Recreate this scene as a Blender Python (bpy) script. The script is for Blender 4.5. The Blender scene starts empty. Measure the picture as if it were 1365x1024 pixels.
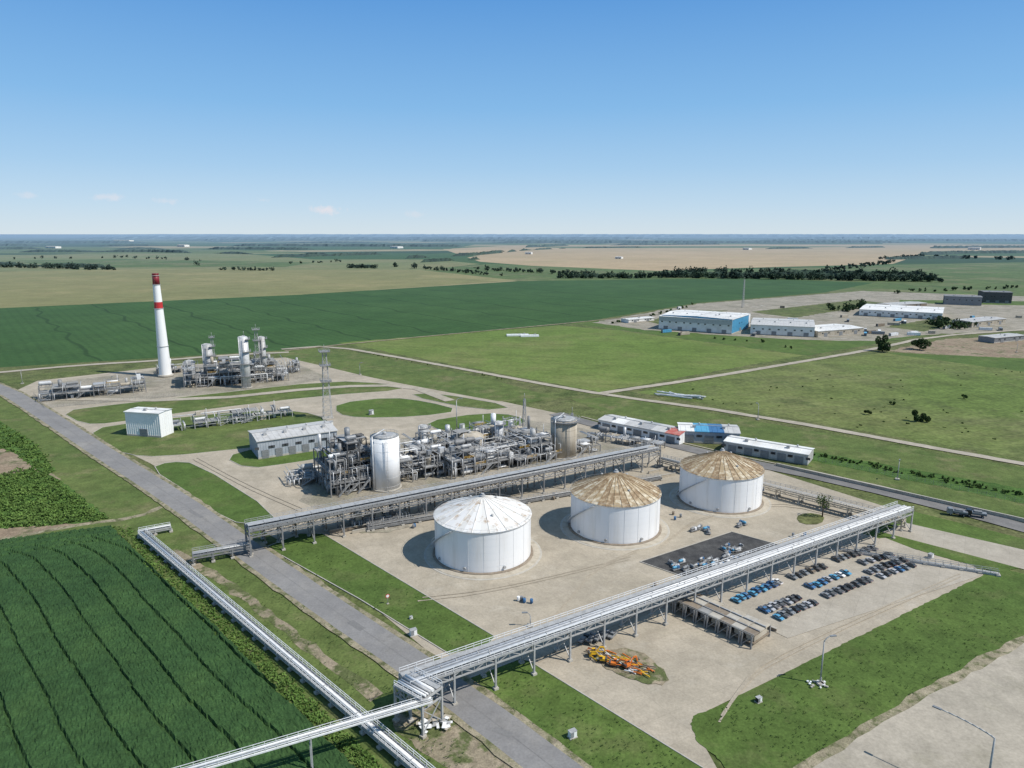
import bpy, math, random
import numpy as np
from mathutils import Vector
from mathutils.geometry import tessellate_polygon
R=random.Random(7); NR=np.random.RandomState(5)
scene=bpy.context.scene
# ---------------------------------------------------------------- survey model (photo -> ground plan)
F=950.0; HCAM=100.0; TH=math.atan(201/F); S_,C_=math.sin(TH),math.cos(TH)
def G(px,py,z=0.0):
    v=(512-py)/F; dz=-S_+C_*v; t=(z-HCAM)/dz
    return (t*(px-682.5)/F, t*(C_+S_*v))
# ---------------------------------------------------------------- materials
M={}
def newmat(name):
    m=bpy.data.materials.new(name); m.use_nodes=True; nt=m.node_tree
    b=nt.nodes['Principled BSDF']; M[name]=m
    return m,nt,b
def N(nt,t,**k):
    n=nt.nodes.new(t)
    for a,v in k.items(): setattr(n,a,v)
    return n
def col(c): return (c[0],c[1],c[2],1)
def noise(nt,vec,scale,detail=3,rough=.6):
    n=N(nt,'ShaderNodeTexNoise'); n.inputs['Scale'].default_value=scale
    n.inputs['Detail'].default_value=detail; n.inputs['Roughness'].default_value=rough
    nt.links.new(vec,n.inputs['Vector']); return n.outputs['Fac']
def ramp(nt,fac,a,b,lo=.35,hi=.65):
    r=N(nt,'ShaderNodeMapRange'); r.inputs[1].default_value=lo; r.inputs[2].default_value=hi
    r.inputs[3].default_value=a; r.inputs[4].default_value=b
    nt.links.new(fac,r.inputs[0]); return r.outputs[0]
def mix(nt,fac,a,b,mode='MIX'):
    m=N(nt,'ShaderNodeMix',data_type='RGBA',blend_type=mode)
    for i,x in ((0,fac),(6,a),(7,b)):
        if isinstance(x,(int,float)): m.inputs[i].default_value=x
        elif isinstance(x,tuple): m.inputs[i].default_value=col(x)
        else: nt.links.new(x,m.inputs[i])
    return m.outputs[2]
def mth(nt,op,a,b=None):
    n=N(nt,'ShaderNodeMath',operation=op)
    for i,x in ((0,a),(1,b)):
        if x is None: continue
        if isinstance(x,(int,float)): n.inputs[i].default_value=x
        else: nt.links.new(x,n.inputs[i])
    return n.outputs[0]
def haze_tint(nt,c,pos,L=10500.):  # aerial haze painted into the base colour, bluer with distance from the origin; no volume
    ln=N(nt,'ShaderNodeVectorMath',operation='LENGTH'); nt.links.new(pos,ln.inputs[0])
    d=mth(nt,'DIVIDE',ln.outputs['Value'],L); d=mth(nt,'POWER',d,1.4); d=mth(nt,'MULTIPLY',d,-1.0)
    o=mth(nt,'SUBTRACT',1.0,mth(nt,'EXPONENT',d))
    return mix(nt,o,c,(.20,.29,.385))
def gmat(name,a,b,big=.02,mid=.12,fine=1.3,contrast=.3,patch=None,patch2=None,stripe=None,bump=.3,rough=.95,hz=True,joints=None):
    m,nt,bs=newmat(name); geo=N(nt,'ShaderNodeNewGeometry'); pos=geo.outputs['Position']
    c=mix(nt,ramp(nt,noise(nt,pos,big,2),0,1),a,b)
    for p in (patch,patch2):
        if p:
            c=mix(nt,ramp(nt,noise(nt,pos,p[1],5,.7),0,p[4] if len(p)>4 else 1,p[2],p[3]),c,p[0])
    if stripe:
        for (ang,period,width,sc,st) in stripe:
            mp=N(nt,'ShaderNodeMapping'); mp.inputs['Rotation'].default_value=(0,0,-math.radians(ang))
            nt.links.new(pos,mp.inputs[0])
            sx=N(nt,'ShaderNodeSeparateXYZ'); nt.links.new(mp.outputs[0],sx.inputs[0])
            nn=noise(nt,pos,.02,0); w=N(nt,'ShaderNodeMath',operation='MULTIPLY_ADD'); nt.links.new(nn,w.inputs[0]); w.inputs[1].default_value=period*.25; nt.links.new(sx.outputs[1],w.inputs[2])
            fr=mth(nt,'FRACT',mth(nt,'DIVIDE',w.outputs[0],period))
            pp=mth(nt,'PINGPONG',fr,.5)
            c=mix(nt,ramp(nt,pp,st,0,width*.4,width),c,sc)
    v1=ramp(nt,noise(nt,pos,mid,3,.7),1-contrast,1+contrast*.6,.3,.7)
    v2=ramp(nt,noise(nt,pos,fine,2,.7),1-contrast*.9,1+contrast*.6,.3,.7)
    mm=mth(nt,'MULTIPLY',v1,v2)
    cc=N(nt,'ShaderNodeCombineXYZ')
    for i in range(3): nt.links.new(mm,cc.inputs[i])
    c=mix(nt,1.0,c,cc.outputs[0],'MULTIPLY')
    if joints:
        mp=N(nt,'ShaderNodeMapping'); mp.inputs['Rotation'].default_value=(0,0,-math.radians(joints[0])); nt.links.new(pos,mp.inputs[0])
        br=N(nt,'ShaderNodeTexBrick'); br.offset=0; br.inputs['Scale'].default_value=1; br.inputs['Brick Width'].default_value=joints[1]; br.inputs['Row Height'].default_value=joints[1]
        br.inputs['Mortar Size'].default_value=.05; br.inputs['Color1'].default_value=(1,1,1,1); br.inputs['Color2'].default_value=(.93,.93,.92,1); br.inputs['Mortar'].default_value=(.82,.82,.82,1)
        nt.links.new(mp.outputs[0],br.inputs[0]); c=mix(nt,1.0,c,br.outputs[0],'MULTIPLY')
    if hz: c=haze_tint(nt,c,pos)
    nt.links.new(c,bs.inputs['Base Color']); bs.inputs['Roughness'].default_value=rough
    bs.inputs['Specular IOR Level'].default_value=.12
    if bump>.2:
        bp=N(nt,'ShaderNodeBump'); bp.inputs['Strength'].default_value=bump; bp.inputs['Distance'].default_value=.4
        nt.links.new(noise(nt,pos,fine*.8,1,.7),bp.inputs['Height']); nt.links.new(bp.outputs[0],bs.inputs['Normal'])
    return m
def omat(name,a,b=None,scale=.6,rough=.6,metal=0,zs=1,spec=.4,lo=.4,hi=.7,fine=True):
    m,nt,bs=newmat(name); geo=N(nt,'ShaderNodeNewGeometry')
    mp=N(nt,'ShaderNodeMapping'); mp.inputs['Scale'].default_value=(1,1,zs); nt.links.new(geo.outputs['Position'],mp.inputs[0])
    if b is None: b=tuple(x*.75 for x in a)
    c=mix(nt,ramp(nt,noise(nt,mp.outputs[0],scale,4,.65),0,1,lo,hi),a,b)
    nt.links.new(c,bs.inputs['Base Color']); bs.inputs['Roughness'].default_value=rough
    bs.inputs['Metallic'].default_value=metal; bs.inputs['Specular IOR Level'].default_value=spec
    return m
m,nt,bs=newmat('countryside'); geo=N(nt,'ShaderNodeNewGeometry'); pos=geo.outputs['Position']
mp=N(nt,'ShaderNodeMapping'); mp.inputs['Scale'].default_value=(.6,.8,1); mp.inputs['Rotation'].default_value=(0,0,.35); nt.links.new(pos,mp.inputs[0])
vo=N(nt,'ShaderNodeTexVoronoi'); vo.distance='CHEBYCHEV'; vo.inputs['Scale'].default_value=.0018; nt.links.new(mp.outputs[0],vo.inputs['Vector'])
sp=N(nt,'ShaderNodeSeparateColor'); nt.links.new(vo.outputs['Color'],sp.inputs[0])
cr=N(nt,'ShaderNodeValToRGB'); cr.color_ramp.interpolation='CONSTANT'
els=[(0,(.05,.10,.025)),(.22,(.12,.155,.05)),(.4,(.025,.06,.018)),(.58,(.18,.19,.08)),(.72,(.05,.10,.028)),(.86,(.34,.28,.16))]
for i,(p_,c_) in enumerate(els):
    e=cr.color_ramp.elements[i] if i<2 else cr.color_ramp.elements.new(p_)
    e.position=p_; e.color=col(c_)
nt.links.new(sp.outputs[0],cr.inputs[0])
c=mix(nt,ramp(nt,noise(nt,pos,.01,3),.0,.35),cr.outputs[0],(.05,.07,.03))
nt.links.new(haze_tint(nt,c,pos),bs.inputs['Base Color']); bs.inputs['Roughness'].default_value=1; bs.inputs['Specular IOR Level'].default_value=.1

gmat('mown_grass',(.125,.16,.048),(.095,.135,.038),.03,.15,1.5,.28,patch=((.20,.18,.09),.05,.52,.70,.8),patch2=((.065,.105,.026),.08,.55,.7,.6))
gmat('lush_grass',(.100,.152,.036),(.078,.125,.030),.03,.15,1.5,.26,patch=((.165,.17,.07),.045,.53,.72,.7),patch2=((.06,.10,.023),.09,.56,.7,.5))
gmat('rough_grass',(.11,.14,.042),(.15,.155,.065),.02,.1,.8,.4,patch=((.055,.085,.022),.06,.5,.65,.8),patch2=((.2,.18,.1),.03,.58,.7,.7))
gmat('wild_grass',(.085,.155,.034),(.06,.115,.025),.06,.3,1.8,.4)
gmat('light_field',(.125,.185,.04),(.155,.195,.055),.006,.04,.35,.25,patch=((.185,.195,.07),.012,.5,.68,.8),patch2=((.08,.125,.028),.02,.54,.72,.75),stripe=[(-12,14,.22,(.11,.155,.035),.3)])
gmat('right_field',(.12,.168,.042),(.16,.18,.062),.008,.05,.4,.3,patch=((.185,.18,.085),.015,.5,.68,.8),patch2=((.065,.10,.024),.03,.54,.7,.8),stripe=[(20,9,.2,(.095,.135,.032),.25)])
gmat('dark_crop',(.040,.090,.024),(.052,.106,.030),.004,.02,.25,.18,stripe=[(128,75,.03,(.02,.045,.012),.7),(128,9,.25,(.034,.076,.02),.35)])
gmat('near_crop',(.035,.078,.026),(.046,.096,.030),.03,.4,2.5,.3,patch=((.058,.112,.034),.06,.5,.7,.6),bump=.5)
gmat('yellow_field',(.23,.215,.095),(.19,.19,.08),.003,.02,.2,.15,patch=((.29,.25,.12),.004,.5,.65,.8),stripe=[(30,30,.2,(.175,.17,.07),.4)])
gmat('pale_field',(.16,.185,.075),(.20,.195,.09),.003,.02,.1,.18)
gmat('far_green',(.085,.13,.038),(.11,.15,.048),.004,.02,.1,.25,patch=((.18,.175,.085),.006,.5,.6,.7))
gmat('tan_field',(.44,.33,.20),(.38,.29,.17),.002,.012,.1,.14,patch=((.27,.25,.12),.003,.55,.65,.6),stripe=[(10,45,.2,(.36,.27,.15),.5)])
gmat('dirt',(.33,.27,.19),(.25,.21,.14),.05,.3,2,.3,patch=((.12,.13,.06),.07,.52,.66,.8))
gmat('yard_dirt',(.37,.33,.265),(.29,.26,.205),.03,.2,1.5,.32,patch=((.17,.165,.11),.05,.5,.66,.75),patch2=((.5,.47,.42),.03,.58,.68,.6))
gmat('concrete_yard',(.445,.385,.30),(.39,.34,.265),.03,.16,1.8,.15,patch=((.30,.26,.20),.035,.48,.74,.75),patch2=((.52,.465,.38),.07,.54,.7,.6),bump=.05,joints=(31,7.5),rough=.85)
gmat('concrete_lot',(.44,.395,.325),(.40,.355,.29),.04,.2,2,.12,patch=((.31,.275,.22),.06,.5,.7,.6),bump=.05,joints=(-33,6),rough=.85)
gmat('concrete_road',(.43,.38,.305),(.37,.33,.265),.04,.2,1.5,.15,patch=((.29,.26,.19),.08,.55,.7,.5),bump=.05)
gmat('tyre_stain',(.365,.315,.245),(.405,.35,.27),.3,.5,2.5,.16,bump=0,hz=False)
gmat('asphalt',(.255,.245,.235),(.22,.212,.205),.05,.2,2,.13,patch=((.31,.29,.26),.06,.5,.7,.6),patch2=((.16,.155,.15),.12,.60,.7,.5),bump=.05,rough=.85)
gmat('asphalt_patch',(.19,.184,.178),(.215,.208,.20),.05,.4,2,.13,bump=.05)
gmat('dark_asphalt',(.17,.165,.16),(.21,.20,.19),.05,.2,2,.15,bump=.05)
gmat('dark_mat',(.06,.06,.062),(.09,.088,.085),.1,.4,3,.3)
gmat('gravel_verge',(.36,.31,.22),(.26,.23,.15),.1,.5,3,.3,patch=((.11,.125,.05),.3,.48,.6,.9))
gmat('bare_soil',(.26,.195,.135),(.33,.265,.185),.05,.3,2,.3,patch=((.10,.12,.045),.1,.52,.64,.9))
gmat('worn_soil',(.34,.28,.20),(.26,.22,.15),.1,.5,3,.3,patch=((.11,.13,.05),.12,.46,.55,1))
omat('white_paint',(.82,.82,.81),(.70,.69,.66),.35,.45,zs=.12,lo=.5,hi=.85)
omat('tank_paint',(.80,.80,.80),(.64,.62,.58),.28,.45,zs=.10,lo=.50,hi=.85)
omat('white_metal',(.76,.76,.76),(.60,.60,.59),.8,.45,0)
omat('silver',(.60,.60,.60),(.42,.42,.42),.7,.4,.12)
omat('galv',(.42,.42,.415),(.30,.30,.295),.9,.55,.08)
omat('deck_grey',(.30,.295,.285),(.21,.205,.195),.5,.8)
omat('steel',(.25,.25,.25),(.16,.158,.155),.7,.6,.05)
omat('dark_steel',(.10,.10,.10),(.06,.06,.06),.7,.6,.05)
omat('brown_steel',(.26,.215,.165),(.17,.13,.09),.7,.7,.0)
omat('beige_conc',(.46,.41,.33),(.33,.285,.22),.4,.85,zs=.2)
omat('concrete_obj',(.45,.42,.365),(.35,.32,.27),.5,.85)
omat('rusty_roof',(.36,.27,.16),(.62,.55,.42),.55,.75,lo=.45,hi=.62)
omat('rusty_roof2',(.25,.17,.095),(.48,.38,.25),.7,.75,lo=.45,hi=.65)
omat('white_roof',(.74,.72,.69),(.47,.36,.26),.35,.6,lo=.54,hi=.72)
omat('white_roof2',(.66,.64,.60),(.40,.30,.21),.4,.6,lo=.52,hi=.70)
omat('red_paint',(.52,.03,.035),(.40,.03,.03),.5,.5)
omat('faded_red',(.45,.10,.08),(.5,.25,.2),.5,.6)
omat('darkred_paint',(.22,.02,.03),(.16,.02,.02),.5,.5)
omat('blue_paint',(.06,.17,.34),(.04,.12,.25),.5,.5)
omat('cyan_paint',(.10,.34,.52),(.07,.26,.42),.5,.5)
omat('yellow_paint',(.75,.45,.03),(.6,.33,.02),.8,.4)
omat('orange_paint',(.72,.20,.03),(.5,.13,.02),.8,.45)
omat('green_paint',(.07,.2,.10),None,.8,.45)
omat('rubber',(.02,.02,.02),None,2,.8)
omat('black_paint',(.03,.031,.034),None,1,.3)
omat('grey_paint',(.24,.25,.26),None,1,.4)
omat('silver_paint',(.50,.50,.51),None,1,.35,.1)
omat('glass',(.03,.04,.05),(.05,.06,.07),1,.1,spec=.8)
omat('blue_corr',(.40,.43,.47),(.30,.33,.37),.4,.5,0)
omat('grey_roof',(.54,.53,.51),(.42,.41,.39),.3,.6,0)
omat('white_sheet',(.78,.77,.74),(.62,.60,.56),.12,.55,0)
omat('bark',(.10,.07,.045),(.06,.045,.03),2,.9)
def leafmat(name,a,b,sc=.25): return gmat(name,a,b,sc*.4,sc,sc*6,.4,bump=0,hz=True)
leafmat('leaf_dark',(.034,.064,.02),(.065,.10,.03)); leafmat('leaf_mid',(.06,.105,.026),(.09,.135,.038)); leafmat('leaf_bright',(.10,.18,.04),(.14,.22,.055)); leafmat('leaf_far',(.022,.042,.018),(.038,.062,.024),.02)
# ---------------------------------------------------------------- mesh builder
class MB:
    def __init__(s): s.v=[];s.f=[];s.m=[];s.ml=[];s.sm=[]
    def mi(s,n):
        if n not in s.ml: s.ml.append(n)
        return s.ml.index(n)
    def poly(s,pts,mat):
        b=len(s.v); s.v+=[tuple(p) for p in pts]; s.f.append(tuple(range(b,b+len(pts)))); s.m.append(s.mi(mat)); s.sm.append(False)
    def box(s,c,d,mat,rz=0):
        cx,cy,cz=c; a,b_,h=d[0]/2,d[1]/2,d[2]/2; co,si=math.cos(rz),math.sin(rz); b=len(s.v)
        for z in (-h,h):
            for x,y in ((-a,-b_),(a,-b_),(a,b_),(-a,b_)):
                s.v.append((cx+x*co-y*si,cy+x*si+y*co,cz+z))
        k=s.mi(mat)
        for f in ((0,3,2,1),(4,5,6,7),(0,1,5,4),(1,2,6,5),(2,3,7,6),(3,0,4,7)):
            s.f.append(tuple(b+i for i in f)); s.m.append(k); s.sm.append(False)
    def bz(s,x,y,z0,z1,dx,dy,mat,rz=0): s.box((x,y,(z0+z1)/2),(dx,dy,z1-z0),mat,rz)
    def beam(s,p,q,w,mat,h=None):
        p=Vector(p);q=Vector(q);d=q-p
        if d.length<1e-6: return
        d.normalize(); up=Vector((0,0,1)) if abs(d.z)<.95 else Vector((1,0,0))
        a=d.cross(up).normalized(); u=a.cross(d); h=h or w; b=len(s.v)
        for o in (p,q):
            for x,y in ((-1,-1),(1,-1),(1,1),(-1,1)):
                s.v.append(tuple(o+a*(x*w/2)+u*(y*h/2)))
        k=s.mi(mat)
        for f in ((0,3,2,1),(4,5,6,7),(0,1,5,4),(1,2,6,5),(2,3,7,6),(3,0,4,7)):
            s.f.append(tuple(b+i for i in f)); s.m.append(k); s.sm.append(False)
    def cyl(s,p,q,r,mat,r2=None,n=12,cap=True,capmat=None):
        p=Vector(p);q=Vector(q);d=(q-p)
        if d.length<1e-6: return
        d.normalize(); up=Vector((0,0,1)) if abs(d.z)<.95 else Vector((1,0,0))
        a=d.cross(up).normalized(); u=a.cross(d); r2=r if r2 is None else r2; b=len(s.v)
        for o,rr in ((p,r),(q,r2)):
            for i in range(n):
                t=2*math.pi*i/n; s.v.append(tuple(o+a*(math.cos(t)*rr)+u*(math.sin(t)*rr)))
        k=s.mi(mat)
        for i in range(n):
            j=(i+1)%n; s.f.append((b+i,b+j,b+n+j,b+n+i)); s.m.append(k); s.sm.append(True)
        if cap:
            k2=s.mi(capmat or mat)
            s.f.append(tuple(b+i for i in reversed(range(n)))); s.m.append(k2); s.sm.append(False)
            s.f.append(tuple(b+n+i for i in range(n))); s.m.append(k2); s.sm.append(False)
    def dome(s,c,r,h,mat,n=14,k=4):
        pr=(c[2],r)
        for i in range(1,k+1):
            t=i/k*math.pi/2; z=c[2]+h*math.sin(t); rr=max(r*math.cos(t),.02)
            s.cyl((c[0],c[1],pr[0]),(c[0],c[1],z),pr[1],mat,rr,n,cap=(i==k)); pr=(z,rr)
    def hves(s,p,q,r,mat):
        p=Vector(p);q=Vector(q);d=(q-p).normalized()
        s.cyl(p,q,r,mat,n=12,cap=False)
        for o,sg in ((p,-1),(q,1)):
            s.cyl(o,o+d*sg*r*.35,r,mat,r*.75,12,False); s.cyl(o+d*sg*r*.35,o+d*sg*r*.5,r*.75,mat,r*.2,12,True)
    def rail(s,p,q,mat,h=1.1,post=2.0,w=.08):
        p=Vector(p);q=Vector(q);L=(q-p).length; n=max(1,int(L/post))
        for i in range(n+1):
            o=p.lerp(q,i/n); s.beam(o,o+Vector((0,0,h)),w,mat)
        for hh in (h*.5,h): s.beam(p+Vector((0,0,hh)),q+Vector((0,0,hh)),w,mat)
    def build(s,name,loc=(0,0,0),rz=0,parent=None,link=True,sc=1):
        me=bpy.data.meshes.new(name); me.from_pydata(s.v,[],s.f)
        for x in s.ml: me.materials.append(M[x])
        me.polygons.foreach_set('material_index',s.m); me.polygons.foreach_set('use_smooth',s.sm); me.update()
        ob=bpy.data.objects.new(name,me); ob.location=loc; ob.rotation_euler=(0,0,rz); ob.scale=(sc,sc,sc)
        if link: scene.collection.objects.link(ob)
        if parent: ob.parent=parent
        return ob
def frame(pA,pB):
    A=G(*pA);B=G(*pB); return A,math.atan2(B[1]-A[1],B[0]-A[0]),math.hypot(B[0]-A[0],B[1]-A[1])
# ---------------------------------------------------------------- ground sheets
Z=[0.0]
def nextz(): Z[0]+=.005; return Z[0]
def chaikin(p,k):
    for _ in range(k):
        o=[]
        for i in range(len(p)):
            a=p[i];b=p[(i+1)%len(p)]
            o+=[(a[0]*.75+b[0]*.25,a[1]*.75+b[1]*.25),(a[0]*.25+b[0]*.75,a[1]*.25+b[1]*.75)]
        p=o
    return p
def flat(name,pts,mat,z):
    tris=tessellate_polygon([[Vector((x,y,0)) for x,y in pts]])
    me=bpy.data.meshes.new(name); me.from_pydata([(x,y,z) for x,y in pts],[],[tuple(t) for t in tris]); me.materials.append(M[mat]); me.update()
    for p in me.polygons:
        if p.normal.z<0: p.flip()
    ob=bpy.data.objects.new(name,me); scene.collection.objects.link(ob); return ob
def rough_edge(pts,j,step=None):
    if not j: return pts
    o=[]
    for i in range(len(pts)):
        a=pts[i];b=pts[(i+1)%len(pts)]; L=math.hypot(b[0]-a[0],b[1]-a[1]); n=max(1,min(80,int(L/(step or j*3))))
        for k in range(n):
            t=k/n; o.append((a[0]+(b[0]-a[0])*t+R.uniform(-j,j),a[1]+(b[1]-a[1])*t+R.uniform(-j,j)))
    return o
def sheet(name,pix,mat,smooth=0,j=0,kerb=False):
    pts=[G(*p) for p in pix]
    if smooth: pts=chaikin(pts,smooth)
    z=nextz(); flat(name,rough_edge(pts,j),mat,z)
    if kerb:
        mb=MB()
        for i in range(len(pts)):
            a=pts[i];b=pts[(i+1)%len(pts)]; mb.beam((a[0],a[1],z+.03),(b[0],b[1],z+.03),.28,'concrete_obj',.2)
        mb.build('kerb')
    return pts
def strip(name,pix,w,mat,j=0,world=False,sm=1,z=None):
    p=pix if world else [G(*q) for q in pix]
    for _ in range(sm):
        o=[p[0]]
        for i in range(len(p)-1):
            a=p[i];b=p[i+1]; o+=[(a[0]*.75+b[0]*.25,a[1]*.75+b[1]*.25),(a[0]*.25+b[0]*.75,a[1]*.25+b[1]*.75)]
        p=o+[p[-1]]
    ws=w if isinstance(w,(list,tuple)) else (w,w)
    Lf=[];Rt=[]
    dense=[]
    for i in range(len(p)-1):
        a=p[i];b=p[i+1];n=max(1,min(60,int(math.hypot(b[0]-a[0],b[1]-a[1])/4))) if j else 1
        for k in range(n): dense.append((a[0]+(b[0]-a[0])*k/n,a[1]+(b[1]-a[1])*k/n))
    dense.append(p[-1])
    for i,q in enumerate(dense):
        a=dense[max(0,i-1)];b=dense[min(len(dense)-1,i+1)]; L=math.hypot(b[0]-a[0],b[1]-a[1]) or 1
        nx,ny=-(b[1]-a[1])/L,(b[0]-a[0])/L; t=i/(len(dense)-1); ww=ws[0]*(1-t)+ws[1]*t
        Lf.append((q[0]+nx*(ww/2+R.uniform(-j,j)),q[1]+ny*(ww/2+R.uniform(-j,j)))); Rt.append((q[0]-nx*(ww/2+R.uniform(-j,j)),q[1]-ny*(ww/2+R.uniform(-j,j))))
    zz=nextz() if z is None else z
    vs=[(x,y,zz) for x,y in Lf]+[(x,y,zz) for x,y in Rt]; n=len(Lf)
    me=bpy.data.meshes.new(name); me.from_pydata(vs,[],[(n+i,n+i+1,i+1,i) for i in range(n-1)]); me.materials.append(M[mat]); me.update()
    ob=bpy.data.objects.new(name,me); scene.collection.objects.link(ob); return p
flat('ground',[(-70000,-400),(70000,-400),(70000,70000),(-70000,70000)],'countryside',0)
sheet('green_field',[(-500,321),(260,321),(300,324),(-500,325)],'far_green')
sheet('green_field',[(860,319),(1180,318),(1500,320),(1400,325),(900,323)],'dark_crop')
sheet('tan_field',[(430,321),(700,320),(760,322),(480,323.5)],'pale_field')
sheet('tan_field',[(590,332),(700,327),(1000,326),(1900,326),(1900,332),(1240,335),(1190,352),(1000,357),(880,361),(780,360),(640,349)],'tan_field')
sheet('green_field',[(700,329),(1000,328),(1180,329),(1000,330.5),(760,331)],'far_green')
sheet('green_field',[(300,326),(640,325),(600,332),(380,334)],'dark_crop')
sheet('pale_field',[(-400,342),(0,340),(400,337),(600,348),(640,352),(560,361),(-400,362)],'pale_field')
sheet('green_field',[(-400,330),(120,329),(330,334),(100,338),(-400,338)],'far_green')
sheet('green_field',[(0,348),(160,345),(420,350),(380,356),(100,357)],'far_green')
sheet('green_field',[(330,339),(520,337),(640,341),(600,346),(420,346)],'dark_crop')
sheet('green_field',[(560,361),(650,352),(900,362),(1240,352),(1900,340),(1900,400),(1100,392),(690,375)],'far_green')
sheet('yellow_field',[(-500,366),(0,362),(200,359),(560,360),(690,374),(400,393),(0,411),(-500,432)],'yellow_field')
sheet('dark_crop_field',[(-600,440),(0,411),(400,393),(690,375),(1000,371),(1165,377),(1100,390),(930,404),(760,434),(470,460),(380,468),(0,492),(-600,535)],'dark_crop')
sheet('grass_field',[(-900,545),(0,490),(380,467),(470,459),(760,432),(930,404),(1100,390),(2600,430),(2600,1000),(1365,1060),(-900,1060)],'rough_grass')
sheet('light_field',[(452,457),(745,434),(820,440),(1070,474),(800,523)],'light_field',j=1.5)
sheet('green_strip',[(760,431),(860,420),(1100,455),(1240,446),(1075,474)],'lush_grass',j=2)
sheet('industrial_lot',[(790,430),(930,405),(1150,388),(1500,400),(1500,436),(1240,446),(1160,455),(1040,452),(860,440)],'yard_dirt',j=3)
sheet('grass_strip',[(1000,416),(1140,400),(1180,404),(1060,424)],'rough_grass',j=2)
sheet('grass_strip',[(860,428),(930,414),(970,414),(880,433)],'rough_grass',j=2)
sheet('grass_strip',[(1180,436),(1250,424),(1300,428),(1230,442)],'rough_grass',j=2)
sheet('grass_strip',[(1200,400),(1400,402),(1400,408),(1200,404)],'lush_grass',j=2)
sheet('bare_soil',[(1180,468),(1260,452),(1500,444),(1500,485),(1365,482)],'bare_soil',j=2)
sheet('right_field',[(848,523),(1070,482),(1175,471),(1365,480),(1900,505),(1900,705),(1365,612)],'right_field',j=1)
sheet('grass_strip',[(1180,470),(1365,478),(1900,500),(1900,520),(1365,496),(1200,474)],'lush_grass',j=1)
sheet('grass_strip',[(760,532),(820,529),(1365,624),(1900,720),(1900,860),(1365,712),(1080,622),(960,592),(830,560)],'mown_grass',j=.5)
sheet('hedge_ground',[(1000,588),(1365,652),(1900,755),(1900,778),(1365,672),(1060,610)],'wild_grass',j=.8)
sheet('grass_verge',[(-500,528),(0,524),(18,522),(800,1060),(-900,1060),(-900,560)],'mown_grass')
sheet('bare_soil',[(-200,560),(0,572),(50,605),(85,650),(142,692),(60,712),(-200,745)],'bare_soil',smooth=1,j=.8)
sheet('wild_grass',[(-200,640),(0,636),(45,626),(80,640),(112,665),(144,690),(110,698),(-20,706),(-200,716)],'wild_grass',j=.6)
sheet('wild_grass',[(-60,552),(0,562),(45,590),(75,628),(60,636),(20,604),(-60,580)],'wild_grass',j=.6)
strip('dirt_path',[(-200,735),(0,722),(90,702),(185,690),(215,676)],2.6,'gravel_verge',j=.5)
strip('worn_soil',[(230,735),(300,775),(420,870),(500,930)],3.0,'worn_soil',j=1)
sheet('worn_soil',[(505,958),(600,935),(690,1000),(730,1040),(640,1060),(575,1010)],'worn_soil',1,j=.6)
sheet('site_pavement',[(15,524),(50,508),(210,490),(390,476),(560,512),(765,556),(960,607),(1225,690),(1312,768),(940,950),(925,970),(975,1060),(800,1060),(640,926),(440,762),(200,618),(100,570)],'concrete_yard')
sheet('plant_ground',[(55,545),(60,512),(220,492),(390,482),(440,505),(380,515),(250,528)],'yard_dirt',j=.5)
sheet('plant_ground',[(400,668),(440,600),(700,560),(800,575),(850,610),(600,650),(440,690)],'yard_dirt',j=.5)
gr=dict(kerb=True)
sheet('grass_lawn',[(350,470),(440,462),(760,528),(690,540),(590,522),(500,505),(430,488)],'mown_grass',1)
sheet('grass_lawn',[(80,549),(150,540),(260,528),(440,508),(520,512),(545,520),(430,528),(260,548),(150,565),(110,566)],'mown_grass',1,**gr)
sheet('grass_lawn',[(118,573),(190,562),(330,548),(400,548),(440,560),(452,585),(330,598),(215,610),(170,607),(140,594)],'mown_grass',1,**gr)
sheet('grass_lawn',[(448,538),(520,530),(570,536),(615,548),(560,556),(480,558),(448,552)],'lush_grass',1,**gr)
sheet('grass_lawn',[(540,527),(580,524),(690,543),(640,548)],'mown_grass',1,**gr)
sheet('grass_lawn',[(563,563),(640,551),(690,554),(705,566),(640,576),(590,576)],'lush_grass',1,**gr)
sheet('grass_lawn',[(298,610),(345,597),(450,598),(450,608),(390,618),(330,626)],'lush_grass',1,**gr)
sheet('grass_lawn',[(200,625),(225,616),(262,618),(376,690),(340,700),(306,696),(255,660)],'lush_grass',1,**gr)
sheet('grass_verge',[(355,730),(400,712),(430,712),(660,850),(650,862),(600,874),(480,800)],'lush_grass',0,**gr)
sheet('grass_verge',[(618,908),(692,880),(705,882),(945,1030),(980,1060),(830,1060),(700,960)],'lush_grass',0,**gr)
sheet('grass_lawn',[(921,966),(925,955),(950,946),(1311,767),(1340,760),(1500,800),(1500,790),(1365,850),(1180,955),(1060,1030),(1040,1060),(990,1060),(960,1015),(928,988)],'lush_grass',0,j=.2)
sheet('parking_pavement',[(1075,1030),(1180,958),(1365,856),(1700,690),(2500,1060),(1000,1080)],'concrete_road')
strip('gravel_verge',[(1065,1030),(1180,955),(1365,852),(1600,735)],2.2,'gravel_verge',j=.8)
sheet('grass_lawn',[(1150,712),(1215,682),(1400,728),(1700,800),(1600,830),(1365,757),(1330,764),(1250,742)],'lush_grass',0,j=.2)
sheet('concrete_path',[(1175,710),(1208,698),(1365,734),(1700,810),(1650,830),(1365,760),(1290,740)],'concrete_lot')
sheet('vehicle_lot',[(925,795),(1140,722),(1180,718),(1308,768),(1050,852),(985,820)],'concrete_lot')
sheet('dark_mat',[(853,750),(975,710),(1040,728),(928,776)],'dark_mat',0,**gr)
sheet('yard_patch',[(1060,690),(1075,684),(1100,688),(1095,700),(1068,700)],'rough_grass',1)
sheet('soil_patch',[(780,872),(850,862),(895,905),(880,918),(820,900)],'worn_soil',1,j=.4)
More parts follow.
